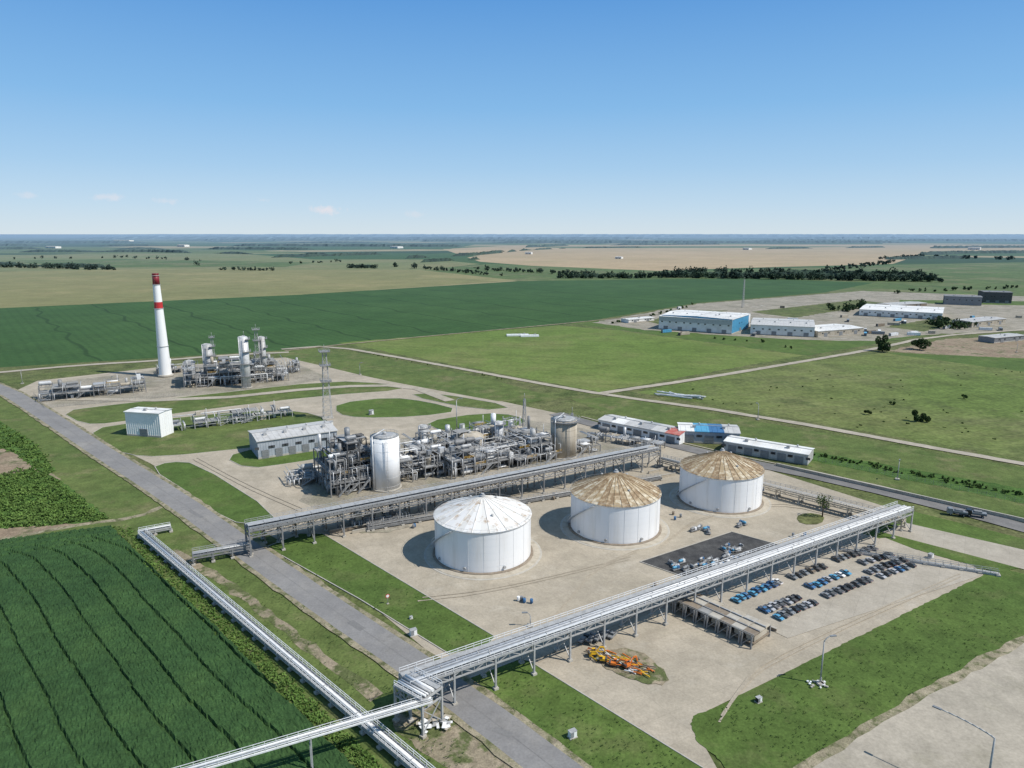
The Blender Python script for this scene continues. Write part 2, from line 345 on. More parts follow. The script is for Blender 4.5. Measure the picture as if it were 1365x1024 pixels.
sheet('soil_patch',[(440,700),(500,690),(560,700),(500,715)],'yard_dirt',1,j=.5)
for ln in ([(700,860),(760,800),(790,760),(850,735)],[(720,880),(900,800),(960,780)],[(560,800),(650,790),(760,765),(840,745)],[(880,730),(930,690),(1040,670),(1120,690)],[(960,960),(1000,900),(1050,872),(1150,825),(1280,768)],[(260,612),(330,650),(400,680)],[(690,850),(780,830),(860,800)]):
    w_=[G(*q) for q in ln]
    for off in (-1.0,1.0):
        strip('wheel_marks',[(x+off*.5,y+off) for x,y in w_],.42,'tyre_stain',j=.14,world=True,sm=2)
strip('dirt_road',[(-300,522),(0,497),(110,487),(215,481),(300,474),(385,470)],7,'concrete_road',j=.4)
strip('dirt_road',[(375,466),(440,461),(560,482),(700,508),(800,526),(1000,553),(1365,620),(1900,712)],5.5,'concrete_road',j=.4)
strip('dirt_road',[(800,525),(930,506),(1060,484),(1160,467),(1240,449),(1365,440),(1900,400)],6,'concrete_road',j=.5)
strip('dirt_road',[(380,468),(470,458),(760,431),(860,421)],4,'dirt',j=.5)
strip('site_road',[(60,532),(260,535),(440,516),(545,514),(600,535)],7,'concrete_road')
strip('dark_road',[(740,552),(770,561),(960,610),(1120,642),(1365,703),(1900,860)],9,'dark_asphalt')
strip('road_edge',[(775,556),(960,604),(1120,636),(1365,695),(1900,842)],.9,'concrete_lot')
main=[(-60,500),(5,519),(60,553),(140,606),(235,666),(333,737),(440,812),(560,893),(650,958),(735,1024),(820,1090)]
strip('road_shoulder',main,[13.8,11.8],'gravel_verge',j=.5)
mp_=strip('main_road',main,[10.5,8.6],'asphalt',j=.12)
for i in range(len(mp_)-1):
    if i%4==1:
        a,b_=mp_[i],mp_[i+1]; strip('road_patch',[(a[0]+R.uniform(-2,2),a[1]),(a[0]*.7+b_[0]*.3,a[1]*.7+b_[1]*.3)],R.uniform(1,2.0),'asphalt_patch',j=.1,world=True,sm=0)
strip('road_seam',main,.10,'asphalt_patch')
# ---------------------------------------------------------------- near crop (real canopy relief)
def pip(px,py,poly):
    ins=np.zeros(px.shape,bool); n=len(poly)
    for i in range(n):
        x1,y1=poly[i];x2,y2=poly[(i+1)%n]
        if y1==y2: continue
        c=((y1>py)!=(y2>py))&(px<(x2-x1)*(py-y1)/(y2-y1)+x1); ins^=c
    return ins
crop_poly=[G(*p) for p in [(-260,745),(0,722),(148,703),(215,770),(300,850),(432,985),(520,1075)]]+[(-60,75),(-230,75)]
ang=math.radians(135); ds=np.array([math.cos(ang),math.sin(ang)]); dt=np.array([-ds[1],ds[0]])*-1
cp=np.array(crop_poly); ss=cp@ds; tt=cp@dt
sg=np.arange(ss.min(),ss.max(),.9); tg=np.arange(tt.min(),tt.max(),.33)
SS,TT=np.meshgrid(sg,tg,indexing='ij')
X=SS*ds[0]+TT*dt[0]; Y=SS*ds[1]+TT*dt[1]
def dseg(X,Y,a,b):
    ax,ay=a;bx,by=b; L=math.hypot(bx-ax,by-ay); t=np.clip(((X-ax)*(bx-ax)+(Y-ay)*(by-ay))/L**2,0,1)
    return np.hypot(X-ax-(bx-ax)*t,Y-ay-(by-ay)*t)
wob=np.sin(SS*.05)*.5+np.sin(SS*.13+1)*.25
d=np.minimum(dseg(X,Y,crop_poly[0],crop_poly[1]),dseg(X,Y,crop_poly[1],crop_poly[2]))+1.4*np.sin(X*.12)
T2=TT+wob+np.maximum(0,26-d)**2*.02
tl=np.abs(((T2/7.4)%1)-.5)*7.4
h=.95+.04*np.sin(T2*2*math.pi/.85)+NR.uniform(-.13,.13,X.shape)+.12*np.sin(X*.3)*np.sin(Y*.27)
h=np.where((tl<.36)&(d>9),.18+NR.uniform(0,.2,X.shape),h)
for dd in (4,9,14): h=np.where((np.abs(d-dd)<.34),.2,h)
ins=pip(X,Y,crop_poly); idx=-np.ones(X.shape,int)
fm=ins[:-1,:-1]&ins[1:,:-1]&ins[:-1,1:]&ins[1:,1:]
used=np.zeros(X.shape,bool); used[:-1,:-1]|=fm;used[1:,:-1]|=fm;used[:-1,1:]|=fm;used[1:,1:]|=fm
idx[used]=np.arange(used.sum())
vs=np.stack([X[used]+NR.uniform(-.08,.08,used.sum()),Y[used]+NR.uniform(-.2,.2,used.sum()),h[used]],1)
q=np.stack([idx[:-1,:-1][fm],idx[1:,:-1][fm],idx[1:,1:][fm],idx[:-1,1:][fm]],1)
me=bpy.data.meshes.new('crop_field'); me.from_pydata(vs.tolist(),[],q.tolist()); me.materials.append(M['near_crop']); me.update()
if me.polygons[0].normal.z<0: me.flip_normals()
scene.collection.objects.link(bpy.data.objects.new('crop_field',me))
# ---------------------------------------------------------------- foliage
def leafcloud(name,C,size,mat,obj=True,up=0.):
    C=np.asarray(C); n=len(C); s=np.asarray(size).reshape(-1,1)*np.ones((n,1))
    nn=NR.normal(size=(n,3)); nn[:,2]+=up; nn/=np.linalg.norm(nn,axis=1,keepdims=True)
    a=np.cross(nn,NR.normal(size=(n,3))); a/=np.linalg.norm(a,axis=1,keepdims=True); b=np.cross(nn,a)
    V=np.stack([C-a*s-b*s*.6,C+a*s*.8-b*s*.7,C+a*s+b*s*.6,C-a*s*.7+b*s*.8],1).reshape(-1,3)
    me=bpy.data.meshes.new(name); me.vertices.add(4*n); me.vertices.foreach_set('co',V.ravel())
    me.loops.add(4*n); me.loops.foreach_set('vertex_index',np.arange(4*n)); me.polygons.add(n)
    me.polygons.foreach_set('loop_start',np.arange(n)*4); me.polygons.foreach_set('loop_total',np.full(n,4)); me.update(calc_edges=True); me.materials.append(M[mat])
    if not obj: return me
    o=bpy.data.objects.new(name,me); scene.collection.objects.link(o); return o
def blob(cx,cy,z0,r,h,n):
    k=max(3,int(r*1.2)+2) if r<12 else 8
    sub=NR.normal(size=(k,3))*np.array([r*.45,r*.45,h*.22])+np.array([cx,cy,z0+h*.55])
    per=max(1,n//k); out=[]
    for c_ in sub:
        u=NR.normal(size=(per,3)); u/=np.linalg.norm(u,axis=1,keepdims=True)
        rr=NR.uniform(.6,1,size=(per,1))
        p=c_+u*rr*np.array([r*.5,r*.5,h*.28]); p[:,2]=np.maximum(p[:,2],z0+.05*h); out.append(p)
    return np.concatenate(out)
def treeline(name,pix,spacing,height,width,q,leaf,mat='leaf_far',gap=0.):
    pts=[G(*p) for p in pix]; out=[]
    for i in range(len(pts)-1):
        a=pts[i];b=pts[i+1];L=math.hypot(b[0]-a[0],b[1]-a[1]);n=max(1,int(L/spacing))
        for k in range(n):
            if R.random()<gap: continue
            t=(k+R.random())/n; h=height*R.uniform(.55,1.15); r=h*R.uniform(.4,.7)
            x=a[0]+(b[0]-a[0])*t+R.uniform(-1,1)*width; y=a[1]+(b[1]-a[1])*t+R.uniform(-1,1)*width
            out.append(blob(x,y,0,r,h,q))
    return leafcloud(name,np.concatenate(out),leaf,mat)
def forest(pix,width,height,step,mat='leaf_far',gapf=.0):
    pts=[np.array(G(*p)) for p in pix]; rows=7; V=[];Fc=[]; P=[]
    for i in range(len(pts)-1):
        L=np.linalg.norm(pts[i+1]-pts[i]); n=max(2,int(L/step))
        for k in range(n): P.append(pts[i]+(pts[i+1]-pts[i])*k/n)
    P.append(pts[-1]); n=len(P); sA=R.uniform(0,9)
    for i in range(n):
        w_=i*step/width
        env=.62+.25*math.sin(w_*.23+sA)+.22*math.sin(w_*.61+sA*2)
        env=1.0*(env-gapf)/(1-gapf) if env>gapf else 0.0
        env=min(1,env*2.5)*min(1,i/3,(n-1-i)/3)
        for r_ in range(rows):
            t=r_/(rows-1)-.5; z=0 if r_ in (0,rows-1) else height*env*R.uniform(.6,1.15)
            V.append((P[i][0]+R.uniform(-.3,.3)*step,P[i][1]+t*width*(.5+.5*env)+R.uniform(-.3,.3)*step,z-.5))
        if i:
            for r_ in range(rows-1):
                a=(i-1)*rows+r_; Fc.append((a,a+rows,a+rows+1,a+1))
    me=bpy.data.meshes.new('distant_trees'); me.from_pydata(V,[],Fc); me.materials.append(M[mat]); me.update()
    scene.collection.objects.link(bpy.data.objects.new('distant_trees',me))
treeline('distant_trees',[(-100,357),(0,356),(150,360)],9,13,22,80,1.8); forest([(-100,355),(0,354),(140,357)],40,11,5)
treeline('distant_trees',[(290,360),(365,361)],9,10,8,60,1.3)
treeline('distant_trees',[(462,357.5),(503,358)],8,12,9,80,1.5); forest([(462,357),(503,357)],16,9,4)
treeline('distant_trees',[(262,354),(263,354)],3,14,3,140,1.4); treeline('distant_trees',[(526,356),(529,356)],3,15,3,140,1.4); treeline('distant_trees',[(548,358),(556,358)],6,14,3,120,1.4)
treeline('distant_trees',[(565,358),(640,366),(672,368)],12,9,16,70,1.2,gap=.2)
treeline('distant_trees',[(640,360),(740,365),(840,371),(900,368)],9,10,20,70,1.4)
treeline('distant_trees',[(740,371),(840,371),(895,370)],7,13,10,90,1.5); forest([(760,370),(895,369)],20,9,5,gapf=.3)
treeline('distant_trees',[(893,370),(1080,373),(1255,376)],6,16,12,130,1.5); forest([(893,369),(1080,371),(1255,374)],34,12,5)
treeline('distant_trees',[(893,366),(1080,366),(1240,370)],10,16,22,80,1.9); forest([(900,366),(1080,366),(1240,369)],30,11,6,gapf=.35)
treeline('distant_trees',[(1180,346),(1230,343),(1300,345),(1500,350)],18,13,50,50,2.6,gap=.2); forest([(1180,346),(1300,344),(1500,350)],60,11,9,gapf=.25)
treeline('distant_trees',[(1100,362),(1160,354),(1190,350)],20,10,20,50,2,gap=.3)
treeline('distant_trees',[(0,346),(160,344),(260,347)],30,10,20,40,2,gap=.4); treeline('distant_trees',[(380,352),(470,349)],20,9,14,40,1.8,gap=.3)
for px,w_,h_,s_,gp in (([(-200,337),(200,336),(440,341)],60,14,12,.45),([(300,345),(420,342),(520,339)],36,12,10,.5),([(-300,333),(200,332),(420,333)],80,15,14,.45),([(540,345),(640,340),(700,334)],36,13,10,.35),([(560,350),(640,346)],20,11,8,.3),
    ([(-500,328),(300,328),(620,329)],120,18,20,.4),([(-500,324),(300,324.5),(800,324),(1200,324),(1800,324)],260,24,28,.42),([(560,322),(900,322),(1200,321.5),(1700,322)],260,24,30,.35),([(-500,321.5),(300,321),(700,320.5)],420,26,40,.35),
    ([(-500,319),(300,318.5),(800,319),(1200,318.5),(1900,318)],600,34,70,.3),([(-500,316.5),(300,316.5),(800,316),(1900,316)],1200,44,140,.25),([(-600,314.5),(700,314.2),(2000,314.5)],2500,60,260,.1),
    ([(1225,340),(1280,338),(1400,337)],70,14,14,.2),([(700,330),(760,327.5),(960,326)],80,15,16,.4),([(1240,331),(1400,330),(1600,330)],100,16,20,.3),([(640,337),(760,331),(860,330)],30,9,12,.5),([(1020,332),(1180,330)],60,11,14,.4)):
    forest(px,w_,h_,s_,gapf=gp)
treeline('hedge',[(790,434),(860,425),(925,407)],10,3,4,40,.8,'leaf_mid',gap=.3)
treeline('hedge',[(1100,412),(1130,416),(1150,408)],8,8,6,80,1,'leaf_dark')
treeline('hedge',[(1245,432),(1262,440),(1300,436)],6,9,5,80,1,'leaf_dark',gap=.2)
treeline('hedge',[(1180,392),(1250,388),(1365,384)],12,6,8,50,1.1,'leaf_dark',gap=.3)
treeline('hedge',[(950,452),(1040,458),(1060,470)],7,2.4,3,40,.6,'leaf_mid',gap=.4)
treeline('hedge',[(1010,592),(1080,606),(1365,662),(1700,730)],1.1,1.5,2.8,34,.32,'leaf_mid',gap=.05)
treeline('hedge',[(480,470),(700,512)],7,1.2,3,24,.35,'leaf_mid',gap=.6)
# overgrown patch at left: tall weeds and scrub
out=[]; poly=[(-60,636),(0,634),(40,624),(76,642),(110,668),(144,692),(60,702),(-60,706)]; poly2=[(-60,556),(0,564),(42,588),(74,630),(60,636),(20,604),(-60,580)]
cnt=0
while cnt<1900:
    px=R.uniform(-60,144);py=R.uniform(556,706); A1=np.array([px]);B1=np.array([py]); i1=pip(A1,B1,poly)[0]; i2=pip(A1,B1,poly2)[0]
    if not(i1 or i2): continue
    cnt+=1; x,y=G(px,py)
    out.append(blob(x,y,-.2,R.uniform(.7,1.6),R.uniform(.6,1.5 if R.random()<.8 else 2.4),26))
leafcloud('shrubs',np.concatenate(out),.3,'leaf_bright',up=1.2)
out=[]
for i in range(1500):
    t=R.random(); a=(160,704);b=(545,1070); px=a[0]+(b[0]-a[0])*t+R.uniform(-18,12); py=a[1]+(b[1]-a[1])*t+R.uniform(-4,4)
    x,y=G(px,py); out.append(blob(x,y,0,R.uniform(.3,.8),R.uniform(.3,.9),14))
leafcloud('weeds',np.concatenate(out),.2,'leaf_bright',up=1)
out=[]
for i in range(5200):
    px=R.uniform(180,1365);py=R.uniform(690,1030)
    lawns=([(200,720),(330,760),(520,890),(640,1030),(560,1030),(420,900)],[(360,735),(420,715),(655,852),(600,870)],[(625,910),(700,885),(930,1024),(800,1030)],[(930,966),(950,950),(1310,772),(1362,790),(1362,846),(1180,948),(1060,1024)])
    if not any(pip(np.array([px]),np.array([py]),l)[0] for l in lawns): continue
    x,y=G(px,py); out.append(blob(x,y,Z[0]-.05,R.uniform(.15,.5),R.uniform(.08,.25),6))
leafcloud('grass_tufts',np.concatenate(out),.10,'leaf_mid',up=1)
out=[]
for i in range(95):
    px=R.uniform(860,1365);py=R.uniform(490,600)
    if py<520-(px-860)*.12 or py>525+(px-860)*.17: continue
    x,y=G(px,py); out.append(blob(x,y,0,R.uniform(.3,.8),R.uniform(.3,.8),30))
leafcloud('field_bushes',np.concatenate(out),.3,'leaf_mid')
def tree(px,py,h,r,name='tree',mat='leaf_dark',n=2200,leaf=.28,trunk=.2):
    x,y=G(px,py); mb=MB(); mb.cyl((0,0,0),(0,0,h*.5),h*.035,'bark',h*.018,8)
    for i in range(7):
        a=i*2.4; z=h*(trunk+.06*i); mb.cyl((0,0,z),(math.cos(a)*r*.6,math.sin(a)*r*.6,z+h*.22),h*.014,'bark',h*.005,5)
    e=bpy.data.objects.new(name,None); scene.collection.objects.link(e); e.location=(x,y,.1)
    mb.build('trunk',parent=e)
    C=blob(0,0,h*trunk,r,h*(1-trunk),n); me=leafcloud('crown',C,leaf,mat,False)
    o=bpy.data.objects.new('crown',me); scene.collection.objects.link(o); o.parent=e
tree(1176,469,14,5.2,n=2600,leaf=.45,trunk=.05); tree(1226,466,9,6,n=2000,leaf=.45,trunk=.05); tree(1223,562,6.5,3.2,trunk=.05); tree(1157,553,3,1.6,'bush'); tree(1096,690,8.5,3.4,mat='leaf_mid',n=360,leaf=.2,trunk=.45)
tree(1250,437,10,7,leaf=.5,trunk=.05)
tree(1190,540,2.4,1.5,'bush','leaf_mid',700,trunk=.02); tree(1285,532,2.4,1.6,'bush','leaf_mid',700,trunk=.02)
# ---------------------------------------------------------------- tanks
def tank(cx,cy,r,h,rise,roofA,roofB,name='storage_tank'):
    x,y=G(cx,cy); e=bpy.data.objects.new(name,None); e.location=(x,y,.25); scene.collection.objects.link(e)
    b=MB(); n=72
    b.cyl((0,0,0),(0,0,.5),r+.9,'brown_steel',r+.8,n); b.cyl((0,0,-.15),(0,0,.18),r+3.0,'beige_conc',r+2.9,n); b.cyl((0,0,-.2),(0,0,.05),r+3.7,'concrete_obj',r+3.6,n)
    b.build('foundation',parent=e)
    w=MB(); w.cyl((0,0,.5),(0,0,h),r,'tank_paint',n=n,cap=False)
    for k in range(1,6): w.cyl((0,0,h*k/6),(0,0,h*k/6+.05),r+.025,'tank_paint',n=n,cap=False)
    w.cyl((0,0,h-.35),(0,0,h+.05),r+.22,'white_metal',n=n)
    for i in range(20):
        a=2*math.pi*i/20+.06; w.beam((math.cos(a)*(r+.02),math.sin(a)*(r+.02),.5),(math.cos(a)*(r+.02),math.sin(a)*(r+.02),h-.35),.05,'white_metal')
    for a in (-1.9,-1.1,-2.6):
        w.cyl((math.cos(a)*r,math.sin(a)*r,1.6),(math.cos(a)*(r+.5),math.sin(a)*(r+.5),1.6),.45,'galv',n=12)
    w.build('shell',parent=e)
    rf=MB(); ns=36
    for i in range(ns):
        a0=2*math.pi*i/ns;a1=2*math.pi*(i+1)/ns; mt=roofA if (i*7)%3 else roofB
        r0,r1=r+.35,.7; rings=5
        for q_ in range(rings):
            ra=r0+(r1-r0)*q_/rings; rb=r0+(r1-r0)*(q_+1)/rings; za=h+.05+rise*(q_/rings); zb=h+.05+rise*((q_+1)/rings)
            rf.poly([(math.cos(a0)*ra,math.sin(a0)*ra,za),(math.cos(a1)*ra,math.sin(a1)*ra,za),(math.cos(a1)*rb,math.sin(a1)*rb,zb),(math.cos(a0)*rb,math.sin(a0)*rb,zb)],mt if R.random()<.8 else roofB)
        if i%(1 if rise>5.8 else 2)==0: rf.beam((math.cos(a0)*r0,math.sin(a0)*r0,h+.1),(math.cos(a0)*r1,math.sin(a0)*r1,h+.1+rise),.16,roofB)
    rf.cyl((0,0,h+rise-.1),(0,0,h+rise+.5),.9,'galv'); rf.cyl((0,0,h+rise+.5),(0,0,h+rise+1.1),.35,'galv',.5)
    for a,rr in ((.6,5),(2.2,7),(-1.2,9)):
        zz=h+rise*(1-rr/r); rf.cyl((math.cos(a)*rr,math.sin(a)*rr,zz),(math.cos(a)*rr,math.sin(a)*rr,zz+.8),.35,'galv')
    rf.build('roof',parent=e)
    st=MB(); m_=36; a0=math.pi*.95
    for i in range(m_):
        a=a0+i*.032; z=.6+(h-.8)*i/m_; st.box((math.cos(a)*(r+.6),math.sin(a)*(r+.6),z),(1.0,.5,.08),'galv',a)
        a2=a+.032; z2=z+(h-.8)/m_
        for hh in (0,1.05): st.beam((math.cos(a)*(r+1.1),math.sin(a)*(r+1.1),z+hh),(math.cos(a2)*(r+1.1),math.sin(a2)*(r+1.1),z2+hh),.07,'white_metal')
    st.build('stairs',parent=e)
    pp=MB()
    for k,off in enumerate((-1.2,0,1.3)):
        a=1.9+off*.05; p=(math.cos(a)*r,math.sin(a)*r,1+.2*k); q2=(math.cos(a)*(r+7),math.sin(a)*(r+7),1+.2*k)
        pp.cyl(p,q2,.22,'white_metal' if k else 'silver',n=8); pp.cyl(((p[0]+q2[0])/2,(p[1]+q2[1])/2,p[2]-.2),((p[0]+q2[0])/2,(p[1]+q2[1])/2,p[2]+.9),.16,'blue_paint',n=8)
    pp.build('pipes',parent=e)
    rl=MB(); n2=48
    for i in range(n2):
        a=2*math.pi*i/n2;a2=2*math.pi*(i+1)/n2; p=(math.cos(a)*(r+.1),math.sin(a)*(r+.1),h); q2=(math.cos(a2)*(r+.1),math.sin(a2)*(r+.1),h)
        rl.beam(p,(p[0],p[1],h+.9),.04,'galv'); rl.beam((p[0],p[1],h+.9),(q2[0],q2[1],h+.9),.04,'galv')
    rl.build('railing',parent=e)
tank(644,737,15.2,13.2,5.6,'white_roof','white_roof2');tank(819,703,15.2,13.2,6.6,'rusty_roof','rusty_roof2');tank(959,666,15.2,13.0,6.2,'rusty_roof','rusty_roof2')
# ---------------------------------------------------------------- racks
def rack(name,pA,pB,W,z,bay=9,npipes=4,truss=1.8,pm=('white_metal','silver','galv'),col_='galv',pr=.35,walk=True,dual=False,railm='white_metal',skip=(),cover=None,deck=None):
    A,ang,L=frame(pA,pB); b=MB(); nb=max(1,round(L/bay)); bl=L/nb
    for i in range(nb+1):
        u=i*bl
        for v in (-W/2,W/2):
            if i not in skip:
                b.bz(u,v,0,z-.2,.42,.42,col_); b.bz(u,v,0,.5,1.1,1.1,'concrete_obj')
            b.bz(u,v,z-truss,z+.0,.3,.3,col_)
        b.beam((u,-W/2-.3,z-.15),(u,W/2+.3,z-.15),.4,col_); b.beam((u,-W/2,z-truss),(u,W/2,z-truss),.3,col_)
        if i not in skip and z>5: b.beam((u,-W/2,.6),(u,W/2,z-truss),.18,col_); b.beam((u,W/2,.6),(u,-W/2,z-truss),.18,col_)
    for v in (-W/2,W/2):
        b.beam((0,v,z),(L,v,z),.35,col_,.5); b.beam((0,v,z-truss),(L,v,z-truss),.3,col_)
        k=int(L/3)
        for i in range(k):
            u=i*L/k;u2=(i+1)*L/k
            b.beam((u,v,z-truss if i%2 else z),(u2,v,z if i%2 else z-truss),.16,col_)
            b.beam((u,v,z-truss),(u,v,z),.12,col_)
    k=int(L/1.5)
    for i in range(k): b.beam((i*L/k,-W/2,z+.2),(i*L/k,W/2,z+.2),.14,col_)
    if deck: b.box((L/2,0,z+.05),(L,W-.5,.06),deck)
    x0=-W/2+.7; span=(W-1.4-(1.4 if walk else 0))
    for i in range(npipes):
        v=x0+span*(i+.5)/npipes; r_=pr*R.uniform(.6,1.1); mt=pm[i%len(pm)]
        b.cyl((0,v,z+.27+r_),(L,v,z+.27+r_),r_,mt,n=10)
        for j in range(int(L/14)):
            u=(j+R.random())*14
            if u<L: b.cyl((u,v,z+.27+r_),(u+.18,v,z+.27+r_),r_+.12,'galv',n=10)
    if dual:
        for i in range(3):
            v=-W/2+.8+i*(W-1.6)/2; r_=pr*.7; b.cyl((0,v,z-truss+.5),(L,v,z-truss+.5),r_,pm[(i+1)%len(pm)],n=8)
    if walk: b.box((L/2,W/2-.75,z+.32),(L,1.3,.06),'galv')
    if cover:
        for i in range(int(L/5)):
            b.box((i*5+2.5,-W*.1,z+1.35),(4.9,W*.42,.1),cover)
            for s_ in (-1,1): b.bz(i*5+.2,-W*.1+s_*W*.19,z+.2,z+1.3,.12,.12,col_)
    for v in (-W/2-.15,W/2+.15): b.rail((0,v,z+.2),(L,v,z+.2),railm,1.15,2.0,.1)
    b.build(name,(A[0],A[1],.2),ang)
rack('pipe_rack',(541,953),(1203,706),5.4,7.9,10,4,1.5,pm=('white_metal','galv','white_metal','silver'),col_='galv',pr=.34,deck='deck_grey')
rack('pipe_rack',(541,953),(577,974),5.6,8.3,6,4,2.2,deck='deck_grey')
A=G(575,932,8.0); B=G(300,1026,6.0)
b=MB(); L=math.hypot(B[0]-A[0],B[1]-A[1]); an=math.atan2(B[1]-A[1],B[0]-A[0]); zt=7.6
L2=L+25
for v in (-.7,.7): b.beam((0,v,zt),(L2,v,zt),.25,'white_metal',.3); b.rail((0,v,zt),(L2,v,zt),'white_metal',1.0,2,.08)
for i in range(int(L2/1.5)): b.beam((i*1.5,-.7,zt),(i*1.5,.7,zt),.12,'galv')
b.cyl((0,-.3,zt+.3),(L2,-.3,zt+.3),.25,'white_metal',n=10); b.cyl((0,.3,zt+.25),(L2,.3,zt+.25),.18,'silver',n=10)
for u in (24,50,76):
    if u<L2:
        for v in (-.7,.7): b.bz(u,v,0,zt,.25,.25,'galv')
b.build('pipe_bridge',(A[0],A[1],.2),an)
rack('pipe_rack',(332,738),(872,622),7.0,8.6,10,5,2.2,pm=('galv','silver','steel','beige_conc'),col_='steel',pr=.28,dual=True,railm='galv',cover='galv',deck='deck_grey')
rack('pipe_rack',(352,722),(700,650),4.0,5.0,10,4,1.2,pm=('galv','silver','steel'),col_='brown_steel',pr=.28,railm='galv')
rack('pipe_rack',(258,752),(335,738),3.0,3.0,6,3,.9,col_='steel',pr=.22,railm='galv')
rack('pipe_rack',(880,622),(1203,706),4.2,3.4,9,4,.9,pm=('beige_conc','galv','silver'),col_='beige_conc',pr=.28,railm='galv')
rack('pipeline',(190,718),(590,1062),2.0,1.7,6,2,.7,pm=('white_metal','silver'),col_='galv',pr=.30,walk=False,deck='dark_steel')
rack('pipeline',(186,717),(228,709),1.4,1.7,5,2,.6,pm=('white_metal',),col_='galv',pr=.25,walk=False)
def wall(name,pA,pB,h,t,mat):
    A,an,L=frame(pA,pB); b=MB(); b.box((L/2,0,h/2),(L,t,h),mat); b.box((L/2,0,h+.06),(L,t+.15,.12),'concrete_obj')
    for i in range(int(L/6)): b.box((i*6,0,h/2),(.4,t+.2,h-.02),mat)
    b.build(name,(A[0],A[1],.2),an)
wall('bund_wall',(440,712),(500,702),1.2,.4,'brown_steel'); wall('bund_wall',(470,712),(900,634),1.0,.35,'beige_conc'); wall('barrier_wall',(1035,622),(1365,697),1.3,.5,'beige_conc'); wall('barrier_wall',(1365,697),(1800,805),1.3,.5,'beige_conc'); wall('bund_wall',(865,632),(905,622),1,.4,'beige_conc')
rack('pipeline',(490,708),(880,640),1.8,1.2,6,3,.5,pm=('galv','silver','brown_steel'),col_='steel',pr=.2,walk=False,railm='galv')
rack('pipeline',(1120,735),(1330,768),1.0,.5,5,2,.3,pm=('white_metal',),col_='galv',pr=.12,walk=False,railm='galv')
